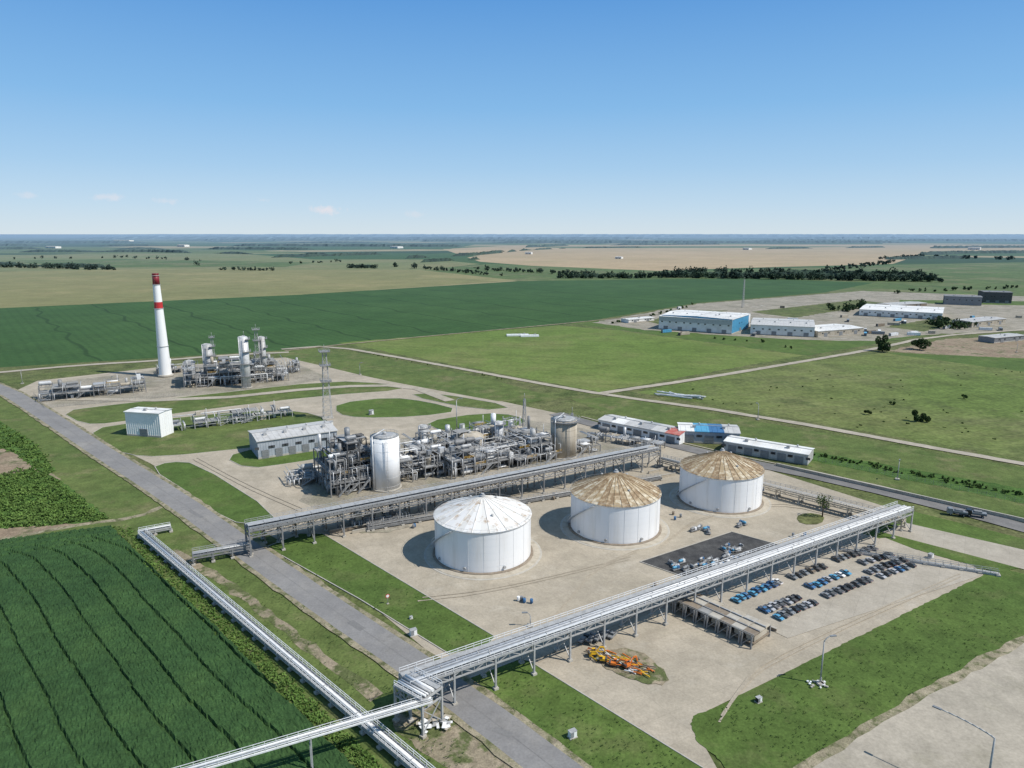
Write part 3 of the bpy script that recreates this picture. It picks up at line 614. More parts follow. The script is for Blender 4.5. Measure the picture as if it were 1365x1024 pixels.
# ---------------------------------------------------------------- process units
def unit(name,pA,pB,W,levels,bx=6,by=6,dens=1.,steel='steel',seed=1,eq=('silver','galv','white_metal','beige_conc','grey_paint','steel'),tall=.6):
    r=random.Random(seed); A,an,L=frame(pA,pB); b=MB(); nx=max(1,round(L/bx)); ny=max(1,round(W/by)); dx=L/nx; dy=W/ny
    top=[[0]*ny for _ in range(nx)]
    for i in range(nx):
        base=len(levels) if r.random()<tall else r.randint(1,len(levels))
        for j in range(ny): top[i][j]=max(0,min(len(levels),base-(r.randint(0,1))))
    def T(i,j): return max([top[a][c] for a in (i-1,i) for c in (j-1,j) if 0<=a<nx and 0<=c<ny]+[0])
    for i in range(nx+1):
        for j in range(ny+1):
            t=T(i,j)
            if t: b.bz(i*dx,j*dy,0,levels[t-1]+(1.2 if r.random()<.2 else 0),.38,.38,steel)
    for i in range(nx):
        for j in range(ny):
            x,y=i*dx,j*dy
            for k in range(top[i][j]):
                z=levels[k]; z0=levels[k-1] if k else 0
                for p,q in (((x,y),(x+dx,y)),((x,y),(x,y+dy)),((x+dx,y),(x+dx,y+dy)),((x,y+dy),(x+dx,y+dy))):
                    b.beam((p[0],p[1],z),(q[0],q[1],z),.3,steel)
                if r.random()<.55: b.box((x+dx/2,y+dy/2,z+.2),(dx-.3,dy-.3,.06),'galv' if r.random()<.5 else 'deck_grey')
                if j==0 or r.random()<.3:
                    if r.random()<.8: b.rail((x,y,z+.15),(x+dx,y,z+.15),'galv' if r.random()<.85 else 'yellow_paint',1.1,2,.08)
                if r.random()<.35: b.beam((x,y,z0),(x+dx,y,z),.16,steel)
                if r.random()<.2: b.beam((x,y,z0),(x,y+dy,z),.16,steel)
            for k in range(top[i][j]+1):
                if r.random()>dens*.85: continue
                z=(levels[k-1]+.25) if k else 0; hh=(levels[k]-z if k<len(levels) else 5); cx,cy=x+dx*r.uniform(.35,.65),y+dy*r.uniform(.35,.65); mt=r.choice(eq); o=r.random()
                if o<.3:
                    rr=min(hh*.3,r.uniform(.7,1.4)); b.hves((x+.8,cy,z+rr+.5),(x+dx-.8,cy,z+rr+.5),rr,mt); b.box((x+1.5,cy,z+.3),(.4,rr*1.6,.7),steel); b.box((x+dx-1.5,cy,z+.3),(.4,rr*1.6,.7),steel)
                elif o<.6:
                    rr=r.uniform(.5,1.3); h2=hh*r.uniform(.6,1.25); b.cyl((cx,cy,z),(cx,cy,z+h2),rr,mt,n=12); b.dome((cx,cy,z+h2),rr,rr*.5,mt,12,3)
                elif o<.8:
                    b.bz(cx,cy,z,z+hh*r.uniform(.3,.7),r.uniform(1.5,3),r.uniform(1.5,3),mt)
                else:
                    for w_ in range(3): b.cyl((x+.5,y+1+w_*1.1,z+.8),(x+dx-.5,y+1+w_*1.1,z+.8),.3,mt,n=8)
    H=levels[-1]
    for p in range(int(14*dens*ny)):
        y=r.uniform(-.6,W+.3); z=r.choice(levels)*r.uniform(.3,1.03)+.5; u0=r.uniform(0,L*.6); u1=min(L,u0+r.uniform(L*.15,L*.6)); rr=r.uniform(.1,.28); mt=r.choice(('silver','galv','white_metal','galv'))
        b.cyl((u0,y,z),(u1,y,z),rr,mt,n=8)
        zd=max(0,z-r.uniform(2,8)); b.cyl((u0,y,zd),(u0,y,z),rr,mt,n=8); b.cyl((u1,y,max(0,z-r.uniform(1,6))),(u1,y,z),rr,mt,n=8)
    for p in range(int(nx*3*dens)):
        x=r.uniform(0,L); z=r.choice(levels)+.5; rr=r.uniform(.08,.2); b.cyl((x,-.5,z),(x,W,z),rr,r.choice(('silver','galv')),n=6); b.cyl((x,-.5,max(0,z-r.uniform(2,6))),(x,-.5,z),rr,'silver',n=6)
    for p in range(max(1,nx//4)):
        x=r.uniform(2,L-6); b.beam((x,-1.2,.2),(x+5,-1.2,levels[0]),.9,'galv',.12); b.rail((x,-1.7,.2),(x+5,-1.7,levels[0]),'galv',1,1.5,.07)
    for p in range(max(1,nx//3)):
        x=r.uniform(0,L);y=r.uniform(0,W); b.cyl((x,y,H*.6),(x,y,H+r.uniform(2,5)),.14,'silver',n=6)
    b.build(name,(A[0],A[1],.2),an)
unit('process_structure',(442,664),(600,634),22,[5,9.5,14],5.5,5.5,1,'steel',3)
unit('process_structure',(602,640),(735,613),18,[4,7.5,11],5.5,6,1,'steel',4)
unit('process_structure',(560,625),(700,598),10,[4.5,9,13],6,5,.9,'galv',9)
unit('cooling_structure',(450,662),(497,652),14,[4,8,12,16,20],4.6,4.6,.7,'dark_steel',5,eq=('dark_steel','steel','grey_paint'),tall=1)
unit('process_structure',(690,625),(800,603),12,[3.5,7],5,5,.8,'steel',15)
unit('pump_station',(385,650),(440,641),12,[2.5,4.5],5,5,.9,'steel',6,eq=('cyan_paint','galv','silver','steel'))
unit('process_structure',(246,519),(385,508),30,[5,9,13],7,7,.9,'steel',7)
unit('process_structure',(52,537),(195,523),16,[4,7.5],7,7,.55,'steel',8,tall=.4)
unit('process_structure',(225,577),(390,556),7,[3,6],6,6,.7,'galv',10,tall=.5)
unit('process_structure',(780,585),(880,602),6,[3],6,6,.7,'steel',12)
unit('pump_station',(470,706),(545,693),4,[2],4,4,.8,'steel',13)
unit('process_structure',(210,500),(245,497),12,[3,6],5,6,.8,'steel',21)
unit('process_structure',(385,498),(400,497),14,[4,7],5,6,.8,'steel',22)
def vcol(name,px,py,r,h,mat,plat=3,dome=True,top='galv'):
    x,y=G(px,py); b=MB(); b.cyl((0,0,0),(0,0,h),r,mat,n=32)
    b.cyl((0,0,0),(0,0,.5),r+.6,'concrete_obj',n=24)
    if dome: b.dome((0,0,h),r,r*.45,mat,28,4)
    else:
        b.cyl((0,0,h),(0,0,h+.5),r*1.01,'galv',r*.6,32); b.cyl((0,0,h+.5),(0,0,h+1.6),.7,'galv')
        for i in range(20):
            a=i*.314; a2=a+.314; b.beam((math.cos(a)*r*.98,math.sin(a)*r*.98,h),(math.cos(a)*r*.98,math.sin(a)*r*.98,h+1.1),.08,'galv'); b.beam((math.cos(a)*r*.98,math.sin(a)*r*.98,h+1.1),(math.cos(a2)*r*.98,math.sin(a2)*r*.98,h+1.1),.08,'galv')
    for k in range(6): b.cyl((0,0,h*(k+.5)/6),(0,0,h*(k+.5)/6+.1),r+.04,mat,n=32,cap=False)
    for k in range(plat):
        z=h*(k+1)/plat*.98; R1=r+1.3; a0=-2.6+k*.6; n=12
        for i in range(n):
            a=a0+i*.25;a2=a+.25
            b.poly([(math.cos(a)*r,math.sin(a)*r,z),(math.cos(a)*R1,math.sin(a)*R1,z),(math.cos(a2)*R1,math.sin(a2)*R1,z),(math.cos(a2)*r,math.sin(a2)*r,z)],'steel')
            b.beam((math.cos(a)*R1,math.sin(a)*R1,z-.15),(math.cos(a2)*R1,math.sin(a2)*R1,z-.15),.25,'steel')
            b.beam((math.cos(a)*R1,math.sin(a)*R1,z+1.1),(math.cos(a2)*R1,math.sin(a2)*R1,z+1.1),.09,top); b.beam((math.cos(a)*R1,math.sin(a)*R1,z),(math.cos(a)*R1,math.sin(a)*R1,z+1.1),.08,top)
    for dx in (-.35,.35): b.beam((dx+r*.3,-r-.35,0),(dx+r*.3,-r-.35,h),.09,'galv')
    for i in range(int(h/.6)): b.beam((r*.3-.35,-r-.35,i*.6),(r*.3+.35,-r-.35,i*.6),.06,'galv')
    b.cyl((-r*.7,-r*.9,0),(-r*.7,-r*.9,h+1),.25,'silver',n=8); b.cyl((-r*.7,-r*.9,h+1),(0,0,h+r*.45),.25,'silver',n=8)
    b.build(name,(x,y,.2))
vcol('storage_silo',515,650,5.6,21.5,'tank_paint',0,dome=False)
vcol('concrete_silo',751,608,6.0,17.5,'beige_conc',1,dome=False)
vcol('distillation_column',280,509,3.2,25,'galv',4); vcol('distillation_column',329,517,3.0,33,'silver',4); vcol('distillation_column',353,508,2.1,30,'galv',5); vcol('process_vessel',628,612,6,10,'beige_conc',0); vcol('process_vessel',565,612,2.2,15,'galv',2)
vcol('process_vessel',300,505,2.4,14,'silver',2); vcol('process_vessel',255,505,3,12,'galv',1); vcol('process_vessel',665,606,2,15,'silver',2)
def chimney(px,py,h,r0,r1):
    x,y=G(px,py); b=MB(); n=40
    bands=[(0,.675,'white_paint'),(.675,.735,'red_paint'),(.735,.90,'white_paint'),(.90,1,'darkred_paint')]
    R_=lambda t:r0+(r1-r0)*t
    for a,c_,m_ in bands: b.cyl((0,0,h*a),(0,0,h*c_),R_(a),m_,R_(c_),n,cap=(c_==1),capmat='darkred_paint')
    for t in (.3,.67,.9,.985): b.cyl((0,0,h*t),(0,0,h*t+.35),R_(t)+.35,'galv',n=32)
    b.cyl((0,0,h),(0,0,h+.6),r1*1.05,'darkred_paint',n=n); b.cyl((0,0,0),(0,0,1.5),r0+1,'concrete_obj',r0+.8,n)
    for i in range(int(h)): b.beam((-.4,-R_(i/h)-.3,i),(.4,-R_(i/h)-.3,i),.07,'galv')
    b.build('chimney',(x,y,.2))
chimney(221,502,72,4.2,2.1)
def mast(name,px,py,h,w,plat=True,rz=.4):
    x,y=G(px,py); b=MB(); k=int(h/3); P=[(-1,-1),(1,-1),(1,1),(-1,1)]
    for i in range(k):
        z0=h*i/k;z1=h*(i+1)/k;a=w*(1-.6*i/k);c_=w*(1-.6*(i+1)/k)
        for j in range(4):
            p=P[j];q=P[(j+1)%4]; b.beam((p[0]*a,p[1]*a,z0),(p[0]*c_,p[1]*c_,z1),.24,'galv'); b.beam((p[0]*a,p[1]*a,z0),(q[0]*c_,q[1]*c_,z1),.13,'galv'); b.beam((p[0]*c_,p[1]*c_,z1),(q[0]*c_,q[1]*c_,z1),.13,'galv')
    if plat:
        for t in (.55,.78,.98):
            b.box((0,0,h*t),(w*2.4,w*2.4,.3),'steel')
            for s_ in (-1,1): b.rail((-w*1.2,s_*w*1.2,h*t),(w*1.2,s_*w*1.2,h*t),'galv'); b.rail((s_*w*1.2,-w*1.2,h*t),(s_*w*1.2,w*1.2,h*t),'galv')
    b.cyl((0,0,h),(0,0,h+3),.1,'galv',n=6); b.bz(0,0,0,.5,w*2.6,w*2.6,'concrete_obj')
    b.build(name,(x,y,.2),rz)
mast('lattice_tower',437,558,38,2.3); mast('lattice_tower',346,510,37,2.0); mast('lattice_tower',699,572,16,.9,False); mast('lattice_tower',287,506,30,1.6); mast('lattice_tower',990,410,38,1.2,False); mast('lattice_tower',330,515,34,1.5,False); mast('lattice_tower',762,588,14,.8,False)
# ---------------------------------------------------------------- buildings
def bld(name,pA,pB,D,H,wall_,roof_,rise=1.5,doors=3,bands=None,segs=None,vents=3,win=True):
    A,an,L=frame(pA,pB); e=bpy.data.objects.new(name,None); e.location=(A[0],A[1],.2); e.rotation_euler=(0,0,an); scene.collection.objects.link(e)
    b=MB(); b.box((L/2,D/2,H/2),(L,D,H),wall_); n=int(L/1.2)
    for i in range(n+1): b.bz(i*L/n,-.04,.1,H-.1,.12,.08,wall_)
    for i in range(int(D/1.5)): b.bz(-.04,i*1.5+.5,.1,H-.1,.08,.12,wall_); b.bz(L+.04,i*1.5+.5,.1,H-.1,.08,.12,wall_)
    b.box((L/2,-.1,.4),(L+.3,.14,.8),'concrete_obj')
    if bands: b.box((L/2,-.12,H*.8),(L+.2,.12,H*.3),bands)
    b.build('walls',parent=e)
    r=MB(); segs=segs or [roof_]; ns=len(segs); o=.5
    for i,s_ in enumerate(segs):
        x0=-o if i==0 else L*i/ns; x1=L+o if i==ns-1 else L*(i+1)/ns
        r.poly([(x0,-o,H),(x1,-o,H),(x1,D/2,H+rise),(x0,D/2,H+rise)],s_); r.poly([(x0,D/2,H+rise),(x1,D/2,H+rise),(x1,D+o,H),(x0,D+o,H)],s_)
        r.box(((x0+x1)/2,-o,H-.15),(x1-x0,.1,.35),s_)
    r.poly([(-.01,0,H),(-.01,D/2,H+rise),(-.01,D,H)],wall_); r.poly([(L+.01,0,H),(L+.01,D,H),(L+.01,D/2,H+rise)],wall_)
    for i in range(int(L/2.5)):
        x=i*2.5+.6; r.beam((x,-o,H+.06),(x,D/2,H+rise+.06),.09,segs[min(ns-1,int(x/L*ns))],.06)
    r.beam((-o,D/2,H+rise+.08),(L+o,D/2,H+rise+.08),.5,'galv',.15)
    for i in range(vents):
        x=L*(i+.5)/vents; r.bz(x,D*.3,H+rise*.5,H+rise*.6+1.2,1.4,1.4,'galv'); r.cyl((x+3,D*.7,H+rise*.5),(x+3,D*.7,H+rise*.6+1),.4,'galv')
    r.build('roof',parent=e)
    d=MB()
    for i in range(doors):
        x=L*(i+.5)/doors; w_=min(4.5,L/doors*.5); d.box((x,-.16,min(4,H*.7)/2),(w_,.14,min(4,H*.7)),'grey_paint')
        for k in range(5): d.box((x,-.25,.4+k*min(4,H*.7)/5.2),(w_-.2,.05,.08),'steel')
        if win: d.box((x+w_*.5+2,-.16,H*.6),(1.8,.12,1.1),'glass'); d.box((x-w_*.5-2,-.16,H*.6),(1.8,.12,1.1),'glass')
    d.build('doors_and_windows',parent=e)
bld('white_building',(170,581),(215,584),9.5,12.5,'white_paint','white_sheet',.3,1,vents=1,win=False)
bld('corrugated_shed',(345,613),(450,597),20,8.5,'blue_corr','grey_roof',1.2,6,vents=4)
bld('low_warehouse',(798,572),(905,594),13,5,'white_paint','grey_roof',1,5,segs=['grey_roof','white_sheet','grey_roof','galv','grey_roof','faded_red'],vents=3)
bld('low_warehouse',(905,590),(985,594),15,6,'blue_corr','cyan_paint',1,3,segs=['white_sheet','cyan_paint','blue_paint','grey_roof'],vents=2)
bld('white_warehouse',(965,602),(1076,621),11,5,'grey_roof','white_sheet',.8,5,vents=2)
bld('distribution_warehouse',(878,439),(975,446),75,14,'white_sheet','white_sheet',2,5,bands='silver_paint',vents=5)
bld('distribution_warehouse',(975,446),(997,438),75,15,'cyan_paint','white_sheet',1,1,vents=1)
bld('distribution_warehouse',(1000,446),(1085,450),64,10,'white_sheet','grey_roof',1.5,4,vents=4)
bld('distribution_warehouse',(1090,450),(1150,445),36,6,'beige_conc','white_sheet',1,3,vents=2)
bld('distribution_warehouse',(1145,421),(1255,427),80,8,'white_sheet','white_sheet',1,6,vents=5)
bld('office_block',(1258,406),(1308,408),30,12,'grey_paint','steel',.5,3,vents=2)
bld('office_block',(1310,404),(1348,405),30,16,'dark_steel','steel',.5,3,vents=2)
bld('workshop',(1295,437),(1340,432),22,6,'beige_conc','grey_roof',.8,3,vents=2)
bld('workshop',(1190,412),(1235,409),26,5,'brown_steel','grey_roof',.8,2,vents=1)
bld('site_hut',(838,431),(872,428),13,4,'white_sheet','white_sheet',.5,2,vents=1)
bld('site_hut',(1325,458),(1365,454),15,5,'grey_paint','grey_roof',.5,2,vents=1)
for a,b_,D,H in (((150,323),(172,323.2),60,22),((60,331),(74,331.2),40,12),((236,329),(246,329.2),40,14),((1290,333),(1306,333.2),50,14),((520,331),(530,331.2),50,12),((990,333),(998,333.2),30,10),((820,345),(828,345.2),16,7),((700,339),(708,339.1),20,9)):
    bld('farm_building',a,b_,D,H,'white_sheet','grey_roof',2,2,vents=1)
for px,py,l in ((690,448,22),(706,449,18)):
    x,y=G(px,py); b=MB(); b.bz(0,0,0,1.6,l,5,'white_paint'); b.bz(0,0,1.6,1.9,l*.6,2.5,'white_metal'); b.bz(l*.3,0,1.9,2.6,2,2,'galv'); b.build('field_platform',(x,y,.2),.1)
for i in range(60):
    px=R.uniform(840,1365);py=R.uniform(408,452)
    if py<432-(px-840)*.05 and R.random()<.7: continue
    x,y=G(px,py); b=MB(); l=R.choice((6,12,12)); mt=R.choice(('white_metal','grey_paint','beige_conc','cyan_paint','brown_steel','white_paint'))
    b.bz(0,0,.1,2.8,l,2.5,mt)
    for k in range(int(l/.6)): b.bz(-l/2+.3+k*.6,-1.27,.2,2.7,.2,.06,mt)
    for k in (-1,1): b.bz(k*(l/2-.1),0,.08,2.86,.2,2.56,'grey_paint')
    b.build('shipping_container',(x,y,.2),R.choice((-.4,1.1,.5,-.35)))
A,an,L=frame((884,812),(1002,868)); b=MB(); W=10; n=8
for i in range(n):
    u=L*i/n; l=L/n-.12
    for k in range(3):
        v=1+k*(W-2)/3+1.2; b.box((u+l/2,v,3.4+R.uniform(-.05,.05)),(l,(W-2)/3-.25,.2),R.choice(('brown_steel','beige_conc','deck_grey','concrete_obj')))
    b.box((u+l/2,W*.36,3.65),(l*.95,.4,.2),'steel'); b.box((u+l/2,W*.66,3.65),(l*.95,.4,.2),'galv')
    for v in (.3,W-1):
        b.bz(u+.3,v,0,3.3,.35,.35,'steel'); b.bz(u+l-.3,v,0,3.3,.35,.35,'steel')
    b.beam((u+.3,.3,.3),(u+l-.3,.3,3.2),.15,'steel'); b.box((u+l/2,W/2,1.0),(l*.9,W-2.4,.3),'brown_steel'); b.box((u+l/2,W/2,1.9),(l*.7,W-4,1.3),R.choice(('dark_steel','steel','beige_conc')))
b.rail((0,.3,3.3),(L,.3,3.3),'galv',.8); b.build('loading_platform',(A[0],A[1],.2),an)
wall('low_wall',(905,795),(1035,843),.8,.5,'brown_steel')
# ---------------------------------------------------------------- vehicles
def car_mesh(paint,kind):
    b=MB(); L,W=4.6,1.85
    def prof(pts,w,mat):
        n=len(pts)
        b.poly([(x,-w/2,z) for x,z in pts],mat); b.poly([(x,w/2,z) for x,z in reversed(pts)],mat)
        for i in range(n):
            p=pts[i];q=pts[(i+1)%n]; b.poly([(p[0],-w/2,p[1]),(p[0],w/2,p[1]),(q[0],w/2,q[1]),(q[0],-w/2,q[1])],mat)
    if kind=='car':
        prof([(-2.3,.35),(2.3,.35),(2.32,.65),(2.2,.85),(1.1,.98),(-1.5,1.0),(-2.25,.92),(-2.32,.6)],W,paint)
        prof([(1.1,.98),(.45,1.42),(-1.0,1.44),(-1.6,1.0)],W-.25,'glass'); prof([(.5,1.40),(.35,1.5),(-.9,1.5),(-1.1,1.42)],W-.3,paint)
    elif kind=='pickup':
        prof([(-2.6,.45),(2.6,.45),(2.6,.95),(1.4,1.1),(-2.6,1.05)],W+.1,paint); prof([(1.3,1.1),(.7,1.7),(-.5,1.7),(-.7,1.1)],W-.15,'glass'); prof([(.65,1.68),(.55,1.78),(-.45,1.78),(-.5,1.68)],W-.1,paint)
        b.box((-1.7,0,1.075),(1.6,W-.25,.06),'dark_steel')
    else:
        prof([(1.3,.5),(2.9,.5),(2.9,1.3),(2.6,2.2),(1.3,2.2)],W+.15,paint); b.box((2.78,0,1.72),(.12,W-.1,.6),'glass',0); b.box((-.9,0,.95),(4.2,2.1,.2),'dark_steel')
        b.box((-.9,0,1.35),(4.1,2.0,.5),'grey_paint'); b.box((-.5,0,1.8),(2.2,1.5,.5),'steel')
    o=1.45 if kind!='truck' else 1.9
    for x in (-o,o*.98):
        for s_ in (-1,1): b.cyl((x,s_*(W/2-.2),.36),(x,s_*(W/2+.03),.36),.36,'rubber',n=12); b.cyl((x,s_*(W/2+.03),.36),(x,s_*(W/2+.05),.36),.18,'galv',n=8)
    for s_ in (-.65,.65): b.box((2.33 if kind=='car' else 2.62,s_,.7),(.06,.35,.15),'white_metal'); b.box((-2.32 if kind=='car' else -2.62,s_,.75),(.06,.3,.15),'red_paint')
    return b.build('car_'+paint+kind,link=False).data
cache={}
def vehicle(x,y,rz,paint,kind,sc=1):
    k=(paint,kind)
    if k not in cache: cache[k]=car_mesh(paint,kind)
    o=bpy.data.objects.new({'car':'parked_car','pickup':'pickup_truck','truck':'flatbed_truck'}[kind],cache[k]); o.location=(x,y,Z[0]+.01); o.rotation_euler=(0,0,rz); o.scale=(sc,)*3; scene.collection.objects.link(o)
def row(pA,pB,n,paints,kinds=('car','car','pickup'),rot=1.57,sc=.64):
    A=G(*pA);B=G(*pB); an=math.atan2(B[1]-A[1],B[0]-A[0])
    for i in range(n):
        t=i/(n-1) if n>1 else .5
        vehicle(A[0]+(B[0]-A[0])*t+R.uniform(-.2,.2),A[1]+(B[1]-A[1])*t+R.uniform(-.3,.3),an+rot+R.uniform(-.08,.08)+(math.pi if R.random()<.3 else 0),R.choice(paints),R.choice(kinds),sc)
D_=('black_paint','grey_paint','dark_steel','silver_paint','grey_paint'); Bl=('cyan_paint','blue_paint','silver_paint','white_paint')
row((1114,748),(1162,733),8,D_+('beige_conc',)); row((1056,772),(1096,758),6,D_+('brown_steel',)); row((980,803),(1036,779),9,Bl)
row((1080,785),(1126,766),7,Bl); row((1150,752),(1186,742),5,D_); row((1158,765),(1202,749),7,D_); row((1174,771),(1214,756),6,D_+('blue_paint',))
row((1100,797),(1156,775),8,D_+('brown_steel',)); row((1018,817),(1062,799),7,D_+('blue_paint','green_paint')); row((1036,826),(1084,806),7,D_+('cyan_paint',))
row((778,858),(815,850),5,('black_paint','grey_paint','dark_steel'),('pickup','truck'),.6)
def machine(x,y,rz,s_,r):
    b=MB(); b.box((0,0,.2),(3,1.6,.15),'steel')
    for v in (-.7,.7): b.box((0,v,.06),(3.1,.16,.12),'dark_steel')
    b.hves((-1.1,0,.85),(.2,0,.85),.45,r.choice(('silver','cyan_paint','galv','grey_paint','steel'))); b.box((.9,0,.7),(.9,.9,.85),r.choice(('grey_paint','steel','white_metal','blue_paint'))); b.cyl((.9,.2,1.1),(.9,.2,1.7),.09,'galv',n=6); b.cyl((-.4,0,1.2),(-.4,0,1.6),.12,'galv',n=6); b.beam((-.4,0,1.55),(.9,0,1.3),.08,'silver')
    b.build('pump_skid',(x,y,Z[0]+.02),rz,sc=s_)
for k in range(40):
    t=R.random(); s_=R.random(); px=885+t*95+s_*42; py=757-t*30+s_*12+R.uniform(-2,2); machine(*G(px,py),R.choice((.5,.55,2.1,.45)),R.uniform(.5,.95),R)
for px,py in ((924,709),(932,706),(941,708),(985,703),(990,700),(944,712)): machine(*G(px,py),R.uniform(0,3),.95,R)
row((388,640),(408,636),2,('cyan_paint','white_paint'))
vehicle(*G(1300,690),2.7,'black_paint','truck',1.1); vehicle(*G(1275,688),2.7,'grey_paint','truck',1.1)
def excavator(x,y,rz,paint,sc=.62):
    b=MB()
    for s_ in (-1,1):
        b.box((0,s_*1.1,.5),(3.2,.55,.6),'rubber'); b.cyl((-1.6,s_*1.1-.27,.5),(-1.6,s_*1.1+.27,.5),.42,'rubber'); b.cyl((1.6,s_*1.1-.27,.5),(1.6,s_*1.1+.27,.5),.42,'rubber')
    b.cyl((0,0,.8),(0,0,1.1),.9,'dark_steel'); b.box((-.5,0,1.6),(3.2,2.5,1.0),paint); b.box((.55,.75,2.4),(1.4,1.0,1.5),'glass'); b.box((.55,.75,3.18),(1.5,1.1,.1),paint); b.box((-1.7,0,1.75),(.8,2.5,1.1),'dark_steel')
    b.beam((.9,-.3,1.6),(3.2,-.3,4.2),.5,paint,.7); b.beam((3.2,-.3,4.2),(5.2,-.3,3.9),.45,paint,.6); b.beam((5.2,-.3,3.9),(5.9,-.3,1.2),.35,paint,.5); b.beam((1.2,-.3,2.6),(2.9,-.3,4.4),.16,'silver')
    b.box((5.6,-.3,.8),(1.0,1.1,.8),'dark_steel'); b.build('excavator',(x,y,Z[0]),rz,sc=sc)
for px,py,rz,p in ((790,876,.2,'yellow_paint'),(803,884,2.9,'yellow_paint'),(818,890,-.3,'orange_paint'),(836,892,.6,'orange_paint')): excavator(*G(px,py),rz,p,.52)
b=MB()
for i in range(90):
    a=R.uniform(-.5,.5); x=R.uniform(-8,8);y=R.uniform(-3,3)*(.4+.6*R.random()); l=R.uniform(.5,1.5); z=R.uniform(.1,.45)
    b.beam((x-l*math.cos(a),y-l*math.sin(a),z),(x+l*math.cos(a),y+l*math.sin(a),z+R.uniform(-.1,.2)),.2,R.choice(('yellow_paint','yellow_paint','orange_paint','brown_steel','brown_steel','beige_conc','white_metal')))
b.build('timber_pile',(*G(824,884),Z[0]),-.6)
b=MB()
for i in range(26):
    b.box((R.uniform(-3,3),R.uniform(-2,2),R.uniform(.1,.6)),(R.uniform(.6,2.2),R.uniform(.5,1.3),.12),R.choice(('white_paint','galv','beige_conc','white_metal')),R.uniform(0,3))
b.build('scrap_pile',(*G(580,970),Z[0]),.3)
# ---------------------------------------------------------------- street lamps, poles, signs
def lamp(x,y,h,arm,rz,w=.14):
    b=MB(); b.bz(0,0,0,.5,1.6,1.6,'concrete_obj'); b.cyl((0,0,.5),(0,0,h-1.2),w*1.5,'galv',w,10)
    p=(0,0,h-1.2)
    for i in range(1,9):
        t=i/8; q=(arm*t**1.3,0,h-1.2+1.2*math.sin(t*math.pi/2)); b.cyl(p,q,w*(1-.3*t),'galv',n=8); p=q
    b.box((p[0]+.5,0,p[2]),(1.5,.5,.22),'grey_paint'); b.box((p[0]+.5,0,p[2]-.13),(1.1,.36,.05),'white_paint'); b.bz(.0,-.25,1,1.8,.3,.12,'galv')
    b.build('street_lamp',(x,y,.2),rz)
x,y=G(1093,913); lamp(x,y,11.8,1.6,.2)
x,y=G(1326,985,11.5); hx,hy=G(1245,943,12.6); lamp(x,y,12.6,math.hypot(hx-x,hy-y)-1,math.atan2(hy-y,hx-x),.16)
x,y=G(609,574); lamp(x,y,17,2,0,.2)
for px,py in ((1196,640),(1355,470),(1010,560),(150,520),(30,512),(480,500),(707,836)):
    x,y=G(px,py); lamp(x,y,9 if px!=707 else 4,1.0,R.uniform(0,6),.12)
b=MB()
for i in range(16): b.box((R.uniform(-2,2),R.uniform(-1.5,1.5),.15),(R.uniform(.3,.7),R.uniform(.3,.6),.25),R.choice(('white_paint','concrete_obj')),R.uniform(0,3))
b.build('rubble',(*G(1090,914),Z[0]),0)
def sign(px,py,c1):
    x,y=G(px,py); b=MB(); b.cyl((0,0,0),(0,0,2.6),.07,'galv',n=6); b.cyl((0,-.06,2.4),(0,-.1,2.4),.6,c1,n=20); b.cyl((0,-.1,2.4),(0,-.12,2.4),.42,'white_paint',n=20); b.bz(0,0,0,.2,.6,.6,'concrete_obj'); b.build('road_sign',(x,y,.2),.5)
sign(517,806,'red_paint'); sign(205,570,'blue_paint')
def ubox(px,py,m_,s_=1):
    x,y=G(px,py); b=MB(); b.bz(0,0,0,.2,1.8*s_,1.3*s_,'concrete_obj'); b.bz(0,0,.2,1.5*s_,1.5*s_,1*s_,m_); b.bz(0,0,1.5*s_,1.6*s_,1.65*s_,1.15*s_,'galv'); b.bz(-.37*s_,-.52*s_,.3,1.4*s_,.66*s_,.05,'grey_paint'); b.bz(.37*s_,-.52*s_,.3,1.4*s_,.66*s_,.05,'white_paint'); b.build('utility_box',(x,y,.2),.5)
for a in ((551,848,'white_paint',1.1),(763,984,'white_paint',1),(1011,937,'black_paint',.8),(616,572,'white_paint',1.6),(1240,745,'galv',1),(548,826,'white_paint',.5),(440,570,'white_paint',2),(495,553,'galv',1.6)): ubox(*a)
def drum(px,py,m_):
    x,y=G(px,py); b=MB(); b.cyl((0,0,0),(0,0,1.1),.42,m_,n=14)
    for z in (.05,.37,.73,1.05): b.cyl((0,0,z-.03),(0,0,z+.03),.45,m_,n=14)
    b.cyl((.2,.1,1.1),(.2,.1,1.15),.07,'galv',n=8); b.build('oil_drum',(x,y,Z[0]),0)
for k in range(22):
    cx,cy=R.choice(((700,805),(905,690),(560,705),(865,780),(1065,715),(740,665),(1010,655))); drum(cx+R.uniform(-9,9),cy+R.uniform(-4,4),R.choice(('blue_paint','brown_steel','grey_paint','white_paint')))
def fence(pA,pB,h=2.0):
    A,an,L=frame(pA,pB); b=MB(); n=int(L/3)
    for i in range(n+1): b.beam((i*L/n,0,0),(i*L/n,0,h),.08,'steel')
    for k in range(4): b.beam((0,0,h*(k+.6)/4.2),(L,0,h*(k+.6)/4.2),.03,'steel')
    b.build('fence',(A[0],A[1],.2),an)
fence((45,527),(60,545)); fence((60,545),(240,528)); fence((820,559),(1365,672)); fence((1365,672),(1700,745))
b=MB()
for i in range(14): b.beam((R.uniform(-16,16),R.uniform(-5,5),.4),(R.uniform(-16,16),R.uniform(-5,5),R.uniform(.5,2)),.6,R.choice(('white_metal','galv','white_paint')))
b.build('steel_parts_pile',(*G(905,529),Z[0]),-.4)
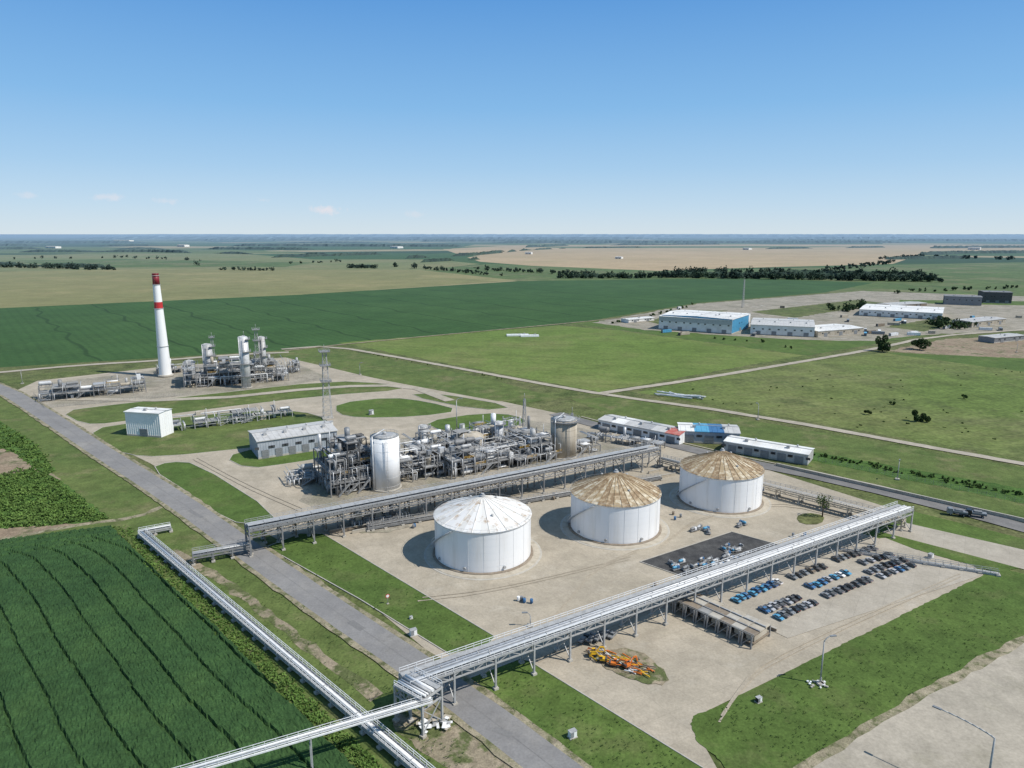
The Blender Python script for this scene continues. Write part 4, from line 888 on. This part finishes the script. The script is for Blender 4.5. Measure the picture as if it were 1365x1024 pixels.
# ---------------------------------------------------------------- sky, sun, camera
el=math.radians(50); sx,sy=.95,-.31; az=math.atan2(sx,sy)
w=bpy.data.worlds.new('World'); scene.world=w; w.use_nodes=True; nt=w.node_tree; bg=nt.nodes['Background']
sk=N(nt,'ShaderNodeTexSky',sky_type='NISHITA'); sk.sun_disc=False; sk.sun_elevation=el; sk.sun_rotation=az; sk.altitude=100; sk.air_density=1.0; sk.dust_density=.3; sk.ozone_density=2
tc=N(nt,'ShaderNodeTexCoord'); dr=tc.outputs['Generated']; sx_=N(nt,'ShaderNodeSeparateXYZ'); nt.links.new(dr,sx_.inputs[0])
cr=N(nt,'ShaderNodeValToRGB'); stops=[(0,(.62,.73,.81)),(.035,(.50,.67,.83)),(.085,(.36,.58,.82)),(.16,(.22,.47,.79)),(.285,(.105,.32,.70)),(.5,(.12,.25,.45)),(1,(.12,.22,.38))]
for i,(p_,c_) in enumerate(stops):
    e=cr.color_ramp.elements[i] if i<2 else cr.color_ramp.elements.new(p_)
    e.position=p_; e.color=col(c_)
nt.links.new(sx_.outputs[2],cr.inputs[0]); c=cr.outputs[0]
nz=noise(nt,dr,60,4,.65)
for px,py,wd,ht,st in ((437,279,.018,.0055,.6),(145,263,.014,.004,.35),(222,268,.010,.004,.3),(350,267,.010,.003,.25),(555,286,.016,.004,.2),(38,260,.012,.004,.25)):
    v=Vector(((px-682.5)/F,C_+S_*(512-py)/F,-S_+C_*(512-py)/F)).normalized()
    sb=N(nt,'ShaderNodeVectorMath',operation='SUBTRACT'); nt.links.new(dr,sb.inputs[0]); sb.inputs[1].default_value=v
    ml=N(nt,'ShaderNodeVectorMath',operation='MULTIPLY'); nt.links.new(sb.outputs[0],ml.inputs[0]); ml.inputs[1].default_value=(1/wd,1/wd,1/ht)
    ln=N(nt,'ShaderNodeVectorMath',operation='LENGTH'); nt.links.new(ml.outputs[0],ln.inputs[0])
    f=mth(nt,'ADD',ln.outputs['Value'],mth(nt,'MULTIPLY',mth(nt,'SUBTRACT',nz,.5),-4.0))
    c=mix(nt,ramp(nt,f,st,0,.1,1.1),c,(.86,.76,.79))
sc_=N(nt,'ShaderNodeVectorMath',operation='SCALE'); nt.links.new(c,sc_.inputs[0]); sc_.inputs[3].default_value=10.0
nt.links.new(mix(nt,.10,sc_.outputs[0],sk.outputs[0]),bg.inputs[0]); bg.inputs[1].default_value=.105
sd=bpy.data.lights.new('sun','SUN'); sd.energy=4.8; sd.angle=math.radians(.5); sd.color=(1,.96,.89)
so=bpy.data.objects.new('sun',sd); scene.collection.objects.link(so)
d=Vector((sx*math.cos(el),sy*math.cos(el),math.sin(el))); so.rotation_euler=d.to_track_quat('Z','Y').to_euler(); so.location=(200,-100,300)
cd=bpy.data.cameras.new('camera'); co=bpy.data.objects.new('camera',cd); scene.collection.objects.link(co)
cd.sensor_width=36; cd.lens=36*F/1365; cd.clip_end=200000; cd.clip_start=.5; co.location=(0,0,HCAM); co.rotation_euler=(math.pi/2-TH,0,0)
scene.camera=co
scene.view_settings.view_transform='Standard'; scene.view_settings.look='None'; scene.view_settings.exposure=0
